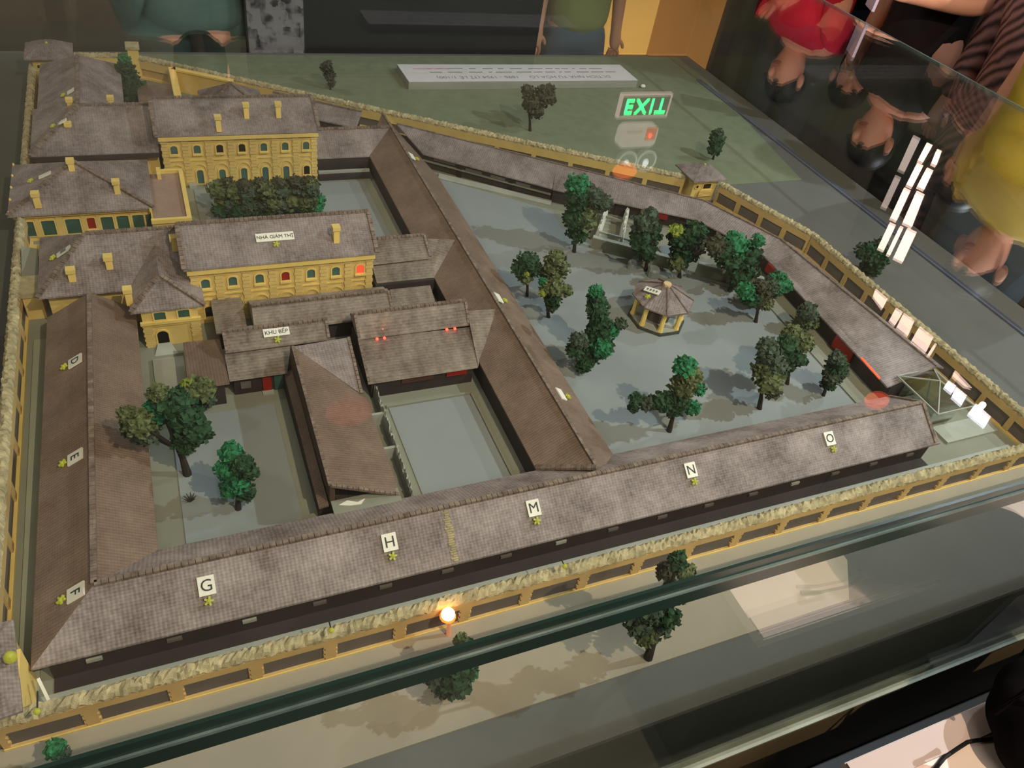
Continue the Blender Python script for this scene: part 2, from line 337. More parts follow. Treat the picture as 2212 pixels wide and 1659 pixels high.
# orange lit showcase
a0 = HY(YS, 1340, 118); a1 = HY(YS, 1530, 130)
sh = thing('lit_showcase', 'open showcase glowing orange inside, standing behind the case corner', 'showcase', ((a0.x+a1.x)/2, YS+14, FL))
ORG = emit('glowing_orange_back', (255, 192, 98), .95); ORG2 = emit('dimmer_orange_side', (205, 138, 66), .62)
obj('back_panel', MB().box(a0.x, YS+26, -14, a1.x-14, YS+27, 46), ORG, sh)
obj('side_panel', MB().hull([(a1.x-14, YS+27, -14), (a1.x, YS, -14), (a1.x, YS, 46), (a1.x-14, YS+27, 46), (a1.x-13, YS+28, -14), (a1.x+1, YS+1, -14), (a1.x+1, YS+1, 46), (a1.x-13, YS+28, 46)],
    [(0, 1, 2, 3), (7, 6, 5, 4), (0, 4, 5, 1), (3, 2, 6, 7), (0, 3, 7, 4), (1, 5, 6, 2)]), ORG2, sh)
obj('plinth', MB().box(a0.x-1, YS, FL, a1.x+1, YS+28, -14), mat('brown_plinth', (120, 92, 48), .6, .1, 20, 0), sh)
fb = MB().box(a1.x, YS-3, FL, a1.x+7, YS+4, 46); fb.box(a0.x-2, YS-1, -16, a1.x+2, YS+.5, -14); obj('frame', fb, mat('dark_olive_frame', (48, 42, 28), .5, .1, 20, 0), sh)
# cabinet to the right of it
cb = thing('drawer_cabinet', 'dark grey cabinet with framed doors right of the lit showcase', 'cabinet', (a1.x+40, YS+20, FL))
cx0 = a1.x+10; obj('body', MB().box(cx0, YS+6, FL, cx0+80, YS+40, 46), mat('dark_grey_cabinet', (52, 50, 46), .6, .1, 20, 0), cb)
for i in range(3):
    dpn = obj('door', MB().box(cx0+2+i*26, YS+4.8, FL+6, cx0+25+i*26, YS+6, 44), mat('dark_grey_cabinet_door', (62, 58, 54), .6, .1, 20, 0), cb)
    obj('handle', MB().box(cx0+21+i*26, YS+3.8, -8, cx0+22+i*26, YS+4.8, 0), mat('grey_handle', (140, 140, 140), .4, .1, 20, 0, metal=.8), dpn)
# ------------------------------------------------------------------ the glass case and the model board
BX0, BX1, BY0, BY1 = -75., 199., 31., 264.
case = thing('display_case', 'large glass display case over the prison model', 'display case', ((BX0+BX1)/2, 150, FL))
GT = glassmat('case_top_glass', (.97, .985, .975), .045, 1.3); GS = glassmat('case_side_glass', (.95, .97, .96), .04, 1.0)
obj('top_pane', MB().box(BX0-1, 29.5, ZT-.6, 200.4, 268, ZT), GT, case)
obj('front_pane', MB().box(BX0, 29.9, -24, 199.5, 30.5, ZT-.65), GS, case)
obj('right_pane', MB().box(199.6, 29.9, 0, 200.2, 266, ZT-.65), GS, case)
obj('back_pane', MB().box(BX0, 266.2, 0, 199.5, 266.6, ZT-.65), GS, case)
obj('left_pane', MB().box(BX0-.8, 29.9, 0, BX0-.2, 266, ZT-.65), GS, case)
EDGE = mat('dark_green_glass_edge', (24, 42, 36), .3, .35, 6, 0, spec=.35); EDGE2 = mat('grey_green_seam', (96, 112, 106), .3, .4, 12, 0, spec=.6, col2=(50, 66, 62))
obj('front_edge', MB().box(BX0-1, 29.4, ZT-4.4, 200.4, 29.85, ZT-.62), EDGE, case)
obj('front_seam', MB().box(BX0-1, 29.38, ZT-.62, 200.4, 29.7, ZT+.04), EDGE, case)
obj('seam_line', MB().box(BX0-1, 29.2, ZT-1.9, 200.4, 29.42, ZT-1.5), EDGE2, case)
obj('right_edge', MB().box(199.9, 29.4, ZT-.8, 200.6, 268, ZT+.05), EDGE2, case)
obj('table_front', MB().box(BX0, 31.2, -24, 199, 33, -1.2), mat('dark_green_table_cloth', (66, 74, 68), .8, .12, 12, .1), case)
obj('bottom_rail', MB().box(BX0, 29.4, -24.6, 199.8, 31.2, -24), mat('pale_glass_rail', (146, 150, 132), .4, .3, 8, 0, spec=.4, col2=(100, 102, 84)), case)
obj('table_body', MB().box(BX0+2, 33, FL, 197, 262, -1.3), mat('brown_table_body', (84, 74, 60), .8, .1, 12, .1), case)
obj('plinth_front', MB().box(BX0, 31.4, FL, 199, 33, -25.4), mat('brown_plinth_board', (110, 96, 72), .6, .15, 6, .1), case)
# board
bd = thing('model_board', 'painted ground board that carries the prison model', 'board', (62, 147, -1.2))
obj('road_surface', MB().box(BX0, BY0, -1.2, BX1, BY1, 0), ROAD, bd)
obj('beige_pavement', MB().quadprism([(BX0+.2, 38.2), (90, 38.2), (95, 44.5), (95, 46.5), (186, 46.5), (186, 52.6), (BX0+.2, 52.6)], 0, .35), PAVE, bd)
gp = [(-30, 247), (-4, 247.5), (60, 209), (134, 162.5), (141, 165), (180, 165), (193, 240), (193, 262), (-30, 262)]
obj('lawn', MB().quadprism(gp, 0, .15), GRASS, bd)
obj('west_road', MB().box(-74.5, 40, 0, -30, 262, .1), mat('dark_grey_west_road', (92, 92, 84), .9, .06, 10, .1), bd)
obj('yard_ground', MB().quadprism([(-27, 53.5), (152.5, 53.5), (152.5, 127), (134, 160), (-3, 245), (-27, 242)], 0, .12), WALK, bd)
obj('east_road_kerb', MB().box(188, 60, 0, 190, 240, .5), mat('blue_grey_kerb', (96, 104, 124), .7, .08, 10, 0), bd)
def plate(nm, pts, z0, z1, m): return obj(nm, MB().quadprism(pts, z0, z1), m, bd)
plate('yard_slab', [(-5.2, 73.2), (11.6, 73.2), (11.6, 102.6), (-5.2, 102.6)], .12, .3, YARD)
plate('yard_slab', [(30.8, 74), (46.6, 74), (46.6, 97), (30.8, 97)], .12, .3, YARD)
plate('yard_slab', [(5.8, 143), (46.5, 143), (46.5, 178.6), (5.8, 178.6)], .12, .3, YARD)
plate('yard_slab', [(65.6, 72.6), (124.5, 72.6), (126.5, 112.5), (113, 124.5), (99, 131), (90, 150), (91, 158), (67, 177), (65.6, 177)], .12, .3, YARD)
plate('side_slab', [(-7, 104), (-1.8, 104), (-1.8, 118.5), (-7, 118.5)], .12, .45, WSTONE)
plate('yard_path', [(-26, 56), (-23.6, 56), (-23.6, 128), (-26, 128)], .12, .5, mat('pale_green_path', (158, 160, 138), .85, .05, 10, 0))
plate('drain_strip', [(-22, 57.9), (127.2, 57.9), (127.2, 59.9), (-22, 59.9)], .12, .3, DARK)  # dark ground strip, painting a wider shadowed band under the front eaves
plate('pale_gutter', [(-24, 55), (150, 55), (150, 57.9), (-24, 57.9)], .12, .35, mat('pale_blue_gutter', (168, 172, 164), .8, .06, 20, 0))
# raised kerb along the far range
plate('range_kerb', [(66, 177.4), (91.5, 160.2), (92.9, 162.4), (67.3, 179.8)], .12, .6, WSTONE)
plate('range_walkway', [(124.4, 75), (127.6, 75), (129.3, 113.5), (126.3, 112.5)], .12, .6, WALK)
plate('marble_paving', [(136, 61.5), (150.6, 61.5), (150.6, 66), (136, 66)], .12, .7, WSTONE)
# ------------------------------------------------------------------ perimeter wall
def crust_strip(A, B, z0, z1, wd, seed, round_=True):
    rnd = random.Random(seed); A = Vector(A); B = Vector(B); L = (B-A).length; n = max(6, int(L/.42)); d = (B-A).normalized(); s = Vector((-d.y, d.x))
    mb = MB(); prof = [(-.62, 0), (-.68, .35), (-.45, .8), (-.1, 1), (.25, .95), (.55, .62), (.66, .3), (.6, 0)]; k = len(prof)
    for i in range(n+1):
        p = A+(B-A)*i/n
        for a, b in prof:
            q = p+s*(a*wd+rnd.uniform(-.12, .12)*wd*.8); mb.v.append((q.x, q.y, z0+(z1-z0)*max(0, b+rnd.uniform(-.22, .22)*(b > 0))))
    for i in range(n):
        for j in range(k-1): mb.f.append((i*k+j, (i+1)*k+j, (i+1)*k+j+1, i*k+j+1))
        mb.f.append((i*k+k-1, (i+1)*k+k-1, (i+1)*k, i*k))
    mb.f.append(tuple(range(k))); mb.f.append(tuple(n*k+j for j in range(k))[::-1])
    return mb
def wall_run(label, A, B, bays, yel, seed, h=5.4, first=0., pw=1.4, quoin=False, z_low=.7, z_top=3.7, blank=(), crz=(5.35, 6.5), crw=1.35):
    A = Vector(A); B = Vector(B); d = (B-A).normalized(); s = Vector((-d.y, d.x)); L = (B-A).length
    t = thing('perimeter_wall', label, 'wall', ((A.x+B.x)/2, (A.y+B.y)/2, 0), 'yellow perimeter walls of the model')
    def slab(u0, u1, w, z0, z1, off=0):
        pts = [A+d*u0-s*w/2+s*off, A+d*u1-s*w/2+s*off, A+d*u1+s*w/2+s*off, A+d*u0+s*w/2+s*off]; return MB().quadprism([(p.x, p.y) for p in pts], z0, z1)
    obj('wall_core', slab(0, L, .7, 0, h), YORG, t)
    obj('upper_band', slab(0, L, 1.7, z_top, h), yel, t); obj('base_band', slab(0, L, 1.7, 0, z_low), yel, t)
    obj('base_line', slab(0, L, 2.0, 0, .58), YEL2, t)
    bw = L/bays
    for i in range(bays+1):
        u = i*bw; a = max(0, u-pw/2); b = min(L, u+pw/2)
        mb = MB()
        if quoin:
            nq = 6
            for q in range(nq):
                e = .22 if q % 2 else 0.; z0 = z_low+(z_top-z_low)*q/nq; z1 = z_low+(z_top-z_low)*(q+1)/nq
                m2 = slab(max(0, a-e), min(L, b+e), 1.7, z0, z1); mb.hull(m2.v, m2.f)
        else: mb = slab(a, b, 1.7, z_low, z_top)
        obj('pilaster', mb, yel, t)
        if i < bays and i not in blank: obj('wall_panel', slab(u+pw/2, u+bw-pw/2, 1.0, z_low, z_top), DPAN, t)
    obj('coping', crust_strip(A, B, *crz, crw, seed), CRUST, t)
    return t
wall_run('front perimeter wall with dark panels, nearest the viewer', (-27, 53.2), (152, 53.2), 19, YORG, 1, quoin=True, z_low=.62, z_top=4.0)
wall_run('left perimeter wall running up the left edge', (-28, 53.5), (-28, 240), 20, YORG, 2, z_low=.3, blank=(14, 15, 16))
wall_run('short yellow wall at the far left corner between tower and tall pier', (-18, 246), (-3.4, 246), 2, YEL, 3, blank=(0, 1))
wall_run('long slanting back wall behind the range roofs', (-3, 245.3), (132.5, 161), 15, YEL, 4, pw=1.3, blank=(0, 1, 2, 3), z_top=3.1)
wall_run('short wall right of the middle corner tower', (141.5, 156.3), (152.2, 128.5), 4, YORG, 5)
wall_run('right perimeter wall running towards the viewer', (152.2, 128), (153.2, 54), 10, YORG, 6, pw=1.2)
t = thing('tall_pier', 'tall pale yellow pier where the back wall bends', 'pier', (-3.3, 245.5, 0)); obj('pier_shaft', MB().box(-4.4, 243.6, 0, -1.6, 247, 8.4), YEL2, t); obj('pier_cap', MB().box(-4.8, 243.2, 8.4, -1.2, 247.4, 9.2), CRUST, t)
# enclosure walls behind the far yellow building
t = thing('enclosure_wall', 'pale yellow enclosure wall with thick rim behind the far yellow building', 'wall', (8, 226, 0))
obj('left_wall', MB().box(5.7, 216, 0, 6.9, 236, 6), YEL, t); obj('left_rim', MB().box(5.4, 215.8, 6, 7.2, 236.2, 6.5), YOL, t)
obj('back_wall', MB().quadprism([(6, 235.2), (21, 226.2), (21.6, 227.2), (6.6, 236.2)], 0, 6), YEL, t); obj('back_rim', MB().quadprism([(6, 234.9), (20.8, 226), (21.7, 227.5), (6.8, 236.4)], 6, 6.5), YOL, t)
# ------------------------------------------------------------------ roofs and buildings
def caps(mb, A, B, w=.75, h=.45, step=.85, lift=.1):
    A = Vector(A); B = Vector(B); L = (B-A).length; n = max(2, int(L/step)); d = (B-A)/n
    for i in range(n):
        p = A+d*(i+.04)+Vector((0, 0, lift)); q = A+d*(i+.93)+Vector((0, 0, lift+(.06 if i % 2 else .0)))
        mb.bar(p, q, w, h)
    return mb
def roof(t, E1a, E1b, E2a, E2b, Ra, Rb, m=None, z=4.6, zr=9.2, th=.35, tiles=True, name='roof'):
    """E1a-E1b and E2a-E2b are the two eaves, Ra-Rb the ridge; all plan points"""
    f = lambda p, zz: p if len(p) == 3 else (p[0], p[1], zz)
    P = [f(E1a, z), f(E1b, z), f(E2b, z), f(E2a, z)]; R = [f(Ra, zr), f(Rb, zr)]
    lo = [(p[0], p[1], p[2]-th) for p in P]
    o = obj(name, MB().hull(P+R+lo, [(0, 1, 5, 4), (2, 3, 4, 5), (3, 0, 4), (1, 2, 5), (9, 8, 7, 6), (0, 6, 7, 1), (1, 7, 8, 2), (2, 8, 9, 3), (3, 9, 6, 0)]), m or ROOF, t)
    if tiles: obj('ridge_tiles', caps(MB(), R[0], R[1]), RIDGE, t, kind='stuff')
    return o
def mono(t, hi0, hi1, lo1, lo0, m=None, th=.35, name='roof'):
    """single pitch; four 3D corners"""
    P = [hi0, hi1, lo1, lo0]; Q = [(p[0], p[1], p[2]-th) for p in P]
    n = (Vector(hi1)-Vector(hi0)).cross(Vector(lo1)-Vector(hi0)); fs = [(0, 1, 2, 3), (7, 6, 5, 4), (0, 4, 5, 1), (1, 5, 6, 2), (2, 6, 7, 3), (3, 7, 4, 0)]
    if n.z < 0: fs = [f[::-1] for f in fs]
    return obj(name, MB().hull(P+Q, fs), m or ROOF, t)
def line_tiles(t, segs, **k):
    mb = MB()
    for a, b in segs: caps(mb, a, b, **k)
    obj('hip_tiles', mb, RIDGE, t, kind='stuff')
def walls(t, pts, h, m=None, z0=0, name='walls'): return obj(name, MB().quadprism(pts, z0, h), m or DARK, t)
def box_walls(t, x0, y0, x1, y1, h, m=None, z0=0, name='walls'): return obj(name, MB().box(x0, y0, z0, x1, y1, h), m or DARK, t)
def chimney(t, x, y, z0, h=3.2, w=1.1):
    h *= .78
    c = obj('chimney', MB().box(x-w/2, y-w/2, z0-1.2, x+w/2, y+w/2, z0+h-.8), YOL, t)
    obj('chimney_cap', MB().box(x-w*.68, y-w*.68, z0+h-.8, x+w*.68, y+w*.68, z0+h), YEL2, c)
def arch_pts(x, z, w, h, rise, n=8):
    p = [(x-w/2, z), (x+w/2, z), (x+w/2, z+h-rise)]
    for i in range(1, n): a = pi*i/n; p.append((x+w/2*cos(a), z+h-rise+rise*sin(a)))
    p.append((x-w/2, z+h-rise)); return p
def face_prism(pts, y0, y1):
    n = len(pts); return MB().hull([(p[0], y0, p[1]) for p in pts]+[(p[0], y1, p[1]) for p in pts], [tuple(range(n)), tuple(n+i for i in range(n))[::-1]]+[(i, n+i, n+(i+1) % n, (i+1) % n) for i in range(n)])
def window(t, x, y, z, w, h, pm, rise=None, sill=True, hood=False, name='window'):
    rise = w*.35 if rise is None else rise
    fr = MB(); o = arch_pts(x, z-.12, w+.55, h+.42, rise+.15, 10); i_ = arch_pts(x, z, w, h, rise, 10); n = len(o)
    vs = [(p[0], y-.22, p[1]) for p in o]+[(p[0], y-.22, p[1]) for p in i_]+[(p[0], y+.1, p[1]) for p in o]+[(p[0], y+.1, p[1]) for p in i_]
    fs = []
    for k in range(n):
        j = (k+1) % n; fs += [(k, j, n+j, n+k), (2*n+k, 2*n+j, j, k), (n+k, n+j, 3*n+j, 3*n+k)]
    wn = obj(name, fr.hull(vs, fs), YEL2, t)
    obj('pane', face_prism(i_, y-.04, y+.1), pm, wn)
    if sill: obj('sill', MB().box(x-w*.72, y-.5, z-.5, x+w*.72, y+.1, z-.12), YEL2, wn)
    return wn
def arch_band(t, x, y, z, w, rise):
    mb = MB(); n = 10; pr = None
    for i in range(n+1):
        a = pi*i/n; p = (x+w/2*cos(a), y-.12, z+rise*sin(a))
        if pr: mb.bar(pr, p, .3, .2, (0, 1, 0))
        pr = p
    obj('arch_moulding', mb, YEL2, t)
def quoin_pilaster(t, x, y, z0, z1, w=1.3, n=14, proud=.3):
    mb = MB()
    for i in range(n):
        e = .14 if i % 2 else 0; a = z0+(z1-z0)*i/n; b = z0+(z1-z0)*(i+.86)/n
        mb.box(x-w/2-e, y-proud, a, x+w/2+e, y+.1, b)
    obj('pilaster', mb, YEL, t)
def yellow_hall(t, x0, x1, yf, yb, h, zr, nb, topw, botw, label=None):
    box_walls(t, x0, yf, x1, yb, h, YEL)
    roof(t, (x0-1., yf-1.), (x1+.8, yf-1.), (x0-1., yb+1), (x1+.8, yb+1), (x0-1., (yf+yb)/2), (x1+.8, (yf+yb)/2), z=h+.5, zr=zr)
    obj('verge_tiles', caps(caps(MB(), (x1+.7, yf-1, h+.5), (x1+.7, (yf+yb)/2, zr)), (x0-.9, yf-1, h+.5), (x0-.9, (yf+yb)/2, zr)), RIDGE, t, kind='stuff')
    obj('cornice', MB().box(x0-.5, yf-.8, h-1., x1+.4, yf+.1, h), YEL2, t)
    obj('string_course', MB().box(x0, yf-.2, 6.45, x1, yf+.1, 6.8), YEL2, t)
    bw = (x1-x0)/nb
    for i in range(nb+1):
        x = x0+i*bw; x = max(x0+.6, min(x1-.6, x)); quoin_pilaster(t, x, yf, .2, h-1)
    for i in range(nb):
        x = x0+(i+.5)*bw
        obj('bay_frame', MB().box(x-bw/2+.75, yf-.16, h-1.9, x+bw/2-.75, yf+.1, h-1.55), YEL2, t)
        window(t, x, yf, 8.3, 1.5, 2.0, topw[i])
        if botw[i]:
            pm, door = botw[i]; window(t, x, yf, .5 if door else 1.6, 1.45, 3.6 if door else 2.4, pm, sill=not door)
        arch_band(t, x, yf, 3.9, 3.2, 1.7)
# far yellow building
t = thing('yellow_cell_house', 'far two-storey yellow building with seven bays behind the row of trees', 'model building', (18, 189, 0))
P_, K_, R_ = PANE, PANEK, PANER
yellow_hall(t, .3, 35.2, 181, 197.5, 12.8, 18.0, 7, [P_, P_, K_, K_, P_, P_, P_], [(K_, 0), (P_, 1), (P_, 0), (P_, 1), (P_, 1), (P_, 1), (K_, 0)])
for px, py, z in ((472, 262, 15), (532, 235, 16.2), (601, 233, 16.4)):
    p = G(px, py+10, z); chimney(t, p.x, p.y, z)
# foundation footings of the far building
for i in range(9): obj('footing', MB().box(1+i*4, 179.4, 0, 2.6+i*4, 181.2, .9), WSTONE, t)
# near yellow building
t = thing('yellow_guard_house', 'near two-storey yellow building with red-lit window and long plaque on its roof', 'model building', (18.5, 134, 0))
REDL = emit('red_lit_pane', (255, 84, 52), 1.0)
yellow_hall(t, 1.5, 35.4, 127.8, 141.6, 12.8, 18.0, 7, [P_, P_, P_, R_, P_, P_, REDL], [(K_, 0), (P_, 0), (K_, 0), (P_, 0), (P_, 0), (REDL, 0), (P_, 0)])
p = G(726, 512, 15.8); chimney(t, p.x, p.y, 15.8)
# hipped house with T wing and porch tower (left middle)
t = thing('porch_house', 'hipped brown-roofed house with projecting yellow porch and arched door', 'model building', (-10, 138, 0))
box_walls(t, -22.3, 130.6, 1.4, 147.6, 8.4, YEL)
roof(t, (-23.7, 129.3), (1.6, 129.3), (-23.7, 149), (1.6, 149), (-15, 139.6), (1.6, 139.6), z=8.5, zr=14.4)
line_tiles(t, [((-23.7, 129.3, 8.5), (-15, 139.6, 14.4))])
box_walls(t, -7.6, 122.6, 1.8, 131, 8.3, YEL, name='porch_walls')
roof(t, (-9, 122.4), (3.1, 122.4), (-9, 137.5), (3.1, 137.5), (-3.6, 127), (-3.6, 136.4), z=8.5, zr=12.7, name='porch_roof', tiles=False) if False else None
ap = (-3.6, 126.9, 12.7); bk = (-3.6, 137, 12.9); e = [(-9.2, 122.2, 8.5), (3.2, 122.2, 8.5), (3.2, 137, 8.6), (-9.2, 137, 8.6)]
lo = [(p[0], p[1], p[2]-.35) for p in e]
obj('porch_roof', MB().hull(e+[ap, bk]+lo, [(0, 1, 4), (1, 2, 5, 4), (2, 3, 5), (3, 0, 4, 5), (9, 8, 7, 6), (0, 6, 7, 1), (1, 7, 8, 2), (2, 8, 9, 3), (3, 9, 6, 0)]), ROOF, t)
line_tiles(t, [(e[0], ap), (e[1], ap)])
obj('porch_band', MB().box(-8, 122.1, 5.3, 2.2, 122.7, 5.9), YEL2, t)
for x in (-6.9, 1.1): quoin_pilaster(t, x, 122.6, 0, 5.3, 1.5, 10)
obj('recess_frame', MB().box(-5.9, 122.4, 4.7, .2, 122.7, 5.1), YEL2, t)
wn = window(t, -4.7, 122.6, .25, 1.9, 3.3, PANEK, rise=.9, sill=False, name='door')
for x in (-4.6, -.6): window(t, x, 122.6, 6.1, 1.9, 1.7, PANEG, rise=.1, sill=False)
obj('door_ramp', MB().hull([(-6.6, 119.6, .1), (-2.6, 119.6, .1), (-3.6, 122.4, .8), (-5.8, 122.4, .8), (-6.6, 119.6, .0), (-2.6, 119.6, 0), (-3.6, 122.4, 0), (-5.8, 122.4, 0)], [(0, 1, 2, 3), (7, 6, 5, 4), (0, 4, 5, 1), (1, 5, 6, 2), (2, 6, 7, 3), (3, 7, 4, 0)]), WSTONE, t)
for px, py, z in ((237, 575, 11), (157, 603, 10), (378, 533, 12.6), (279, 645, 9.6)):
    p = G(px, py, z); chimney(t, p.x, p.y, z, 3.0)
# square house with pyramid roof, eight openings and pink terrace
t = thing('pavilion_house', 'square house with pyramid roof, row of green shutters and pink roof terrace', 'model building', (-14, 171, 0))
box_walls(t, -28.6, 161.4, -4, 180.4, 6.6, YEL)
e = [(-30, 160.1, 7), (-3.2, 160.1, 7), (-3.2, 181.4, 7), (-30, 181.4, 7)]; ap = (-17.1, 170.6, 12.8); lo = [(p[0], p[1], 6.6) for p in e]
obj('roof', MB().hull(e+[ap]+lo, [(0, 1, 4), (1, 2, 4), (2, 3, 4), (3, 0, 4), (8, 7, 6, 5), (0, 5, 6, 1), (1, 6, 7, 2), (2, 7, 8, 3), (3, 8, 5, 0)]), ROOF, t)
line_tiles(t, [(e[0], ap), (e[1], ap)])
obj('cornice', MB().box(-29.2, 160.7, 5.9, -3.6, 161.5, 6.6), YEL2, t)
xs = [(-27.3, 1.9, 0), (-23.8, 2.4, 0), (-19.3, 2.7, 0), (-15.9, 1.5, 1), (-12.9, 2.3, 0), (-9.9, 2.3, 0), (-6.9, 2.2, 0), (-4.7, 1.5, 0)]
for i, (x, w_, r) in enumerate(xs): window(t, x+.3, 161.4, 1.3 if not r else 2.2, w_, 3.5 if not r else 2.6, PANER if r else PANEG, rise=.12, sill=bool(r))
for i in range(7): obj('pilaster', MB().box(xs[i][0]+.3+xs[i][1]/2+.3, 161.15, .3, xs[i+1][0]+.3-xs[i+1][1]/2-.3, 161.5, 5.8), YEL, t)
obj('terrace_block', MB().box(-3.9, 155.6, 0, 3.4, 176.6, 5.9), YEL, t)
obj('terrace_floor', MB().box(-3.5, 156, 5.9, 3, 176.2, 6.05), ROOFT, t)
pp = MB().box(-4, 155.2, 5.9, 3.9, 156, 6.8); pp.box(3, 156, 5.9, 3.9, 177, 6.8); pp.box(-1.2, 176.2, 5.9, 3, 177, 6.8); pp.box(-4.1, 160, 5.9, -3.6, 176, 6.9); pp.box(-1.6, 173.6, 5.9, -.8, 177, 7.3); obj('parapet', pp, YEL2, t)
for px, py, z in ((155, 358, 12), (253, 403, 9.6), (80, 430, 9)):
    p = G(px, py+6, z); chimney(t, p.x, p.y, z, 2.8)
for k, (px, py, z) in enumerate(((83, 337, 7.5), (236, 336, 7.5))):
    p = G(px, py+8, z-1); chimney(t, p.x, p.y, z-1, 3)
for i in range(5): obj('roof_finial', MB().ell((-29.7, 161+i*5, 7.25), (.25, .25, .4), 6, 5), YOL, t)
# long L-shaped house (far left)
t = thing('infirmary_house', 'large L-shaped house with brown hipped roofs at the far left', 'model building', (-13, 205, 0))
box_walls(t, -25, 182.6, -.6, 203.4, 8.8, YEL); box_walls(t, -23.5, 203, -8.4, 231, 8.8, YEL, name='rear_walls')
roof(t, (-26.2, 181), (-.4, 181), (-26.2, 204.6), (-.4, 204.6), (-15.7, 193.4), (-.4, 193.4), z=9, zr=14.8)
roof(t, (-25.4, 186), (-25.4, 231.6), (-6.6, 186), (-6.6, 231.6), (-15.7, 193.4), (-15.7, 222.8), z=9, zr=14.8, name='rear_roof')
line_tiles(t, [((-26.2, 181, 9), (-15.7, 193.4, 14.8))])
obj('eave_board', MB().box(-26.2, 180.6, 7.9, -.4, 181.4, 8.8), DARK, t)
for px, py, z in ((150, 278, 11), (331, 248, 13.2), (153, 226, 13), (241, 221, 13)):
    p = G(px, py+6, z); chimney(t, p.x, p.y, z, 2.8)
# low roofs in the far-left corner
t = thing('corner_shed', 'small pyramid-roofed shed behind the far yellow building', 'model building', (19, 211, 0))
box_walls(t, 12.2, 204.6, 26.6, 218.6, 6.4, YORG)
e = [(11.4, 203.8, 6.8), (27.4, 203.8, 6.8), (27.4, 219.6, 6.8), (11.4, 219.6, 6.8)]; ap = (19.4, 213, 11.6); lo = [(p[0], p[1], 6.5) for p in e]
obj('roof', MB().hull(e+[ap]+lo, [(0, 1, 4), (1, 2, 4), (2, 3, 4), (3, 0, 4), (8, 7, 6, 5), (0, 5, 6, 1), (1, 6, 7, 2), (2, 7, 8, 3), (3, 8, 5, 0)]), ROOF, t); line_tiles(t, [(e[1], ap), (e[0], ap)])
t = thing('lean_to_shed', 'low dark lean-to roof between the conifer and the enclosure wall', 'model building', (1, 221, 0))
box_walls(t, -3, 214, 4.8, 226, 3.4); mono(t, (-3.4, 226.4, 5.6), (5.2, 226.4, 5.6), (5.2, 213.4, 3.4), (-3.4, 213.4, 3.4), ROOFB)
t = thing('back_range', 'low roof running behind the far yellow building to the wing', 'model building', (41, 205, 0))
walls(t, [(28, 214), (50, 200.6), (52, 205), (31, 218.4)], 4.2); mono(t, (31, 218.8, 6.4), (52.6, 205.2, 6.4), (49.8, 200, 4.4), (27, 213.6, 4.4), ROOF)
line_tiles(t, [((31, 218.8, 6.4), (52.6, 205.2, 6.4))], w=.6, h=.3)
# ---- long brown cell blocks
t = thing('front_cell_block', 'long brown-roofed block along the front wall marked G, H, M, N and O', 'model building', (52, 66, 0))
walls(t, [(-22, 59.9), (127.2, 59.9), (127.2, 71.6), (-22, 71.6)], 4.4)
roof(t, (-23.6, 59.4), (129, 59.4), (-9, 73), (129, 73.), (-15.8, 66.3), (127.6, 66.3))
line_tiles(t, [((127.8, 59.6, 4.7), (127.8, 66.3, 9.2)), ((127.8, 72.8, 4.7), (127.8, 66.3, 9.2))])
sm = MB()
for k in range(24): sm.box(48.2+random.Random(k).uniform(-.25, .25)-18.2, 59.6+k*.28, 4.75+k*.186, 49+random.Random(k+9).uniform(-.2, .3)-18.2, 59.9+k*.28, 4.95+k*.186)
obj('mortar_seam', sm, CRUST, t, kind='stuff')
for k in range(16): obj('wall_vent', MB().box(-18+k*9.3, 59.6, 2.4, -16.2+k*9.3, 59.95, 3.0), WSTONE if k in (0, 2, 7, 12) else DPAN, t)
t = thing('left_cell_block', 'long brown-roofed block along the left wall marked D, E and F', 'model building', (-15.6, 98, 0))
walls(t, [(-22, 64), (-9.4, 72), (-9.4, 125.6), (-22, 125.6)], 4.4)
roof(t, (-23.6, 59.4), (-23., 128.6), (-8.6, 73), (-8.6, 128.6), (-15.8, 66.3), (-15.4, 128.6), m=ROOFB)
obj('end_wall', MB().box(-21, 126, 0, -9.6, 128, 4.4), YEL, t)
t = thing('middle_cell_block', 'long brown-roofed block between the two big yards', 'model building', (56.4, 135, 0))
walls(t, [(49.4, 73), (63, 73), (63, 171), (60, 190), (49.4, 184)], 4.4)
mono(t, (56.6, 67.4, 9.2), (56.4, 198.4, 9.2), (49.2, 186, 4.6), (49.2, 73.4, 4.6), ROOFB)
eE = [(56.6, 67.4, 9.2), (63.7, 71.8, 4.6), (63.7, 171, 4.6), (60, 200, 4.6), (56.4, 198.4, 9.2)]; k5 = [(p[0], p[1], p[2]-.35) for p in eE]
obj('east_roof', MB().hull(eE+k5, [(0, 1, 2), (0, 2, 3, 4), (7, 6, 5), (9, 8, 7, 5), (0, 5, 6, 1), (1, 6, 7, 2), (2, 7, 8, 3), (3, 8, 9, 4), (4, 9, 5, 0)]), ROOFB, t)
line_tiles(t, [((56.6, 67.4, 9.2), (56.4, 198.4, 9.2))], w=.5, h=.35)
obj('north_gable', MB().hull([(49.2, 186, 4.3), (60, 199.9, 4.3), (56.4, 198.2, 9), (49.4, 184, 4.3), (60, 197, 4.3), (56.4, 195, 8.6)], [(0, 1, 2), (5, 4, 3), (0, 2, 5, 3), (1, 4, 5, 2), (0, 3, 4, 1)]), ROOFB, t)
line_tiles(t, [((49.2, 73.4, 4.8), (56.6, 67.4, 9.3))], w=.9, h=.5)
t = thing('north_cross_block', 'short cross block joining the middle block behind the first yard', 'model building', (43, 189, 0))
box_walls(t, 35.8, 183.6, 52, 193, 4.4)
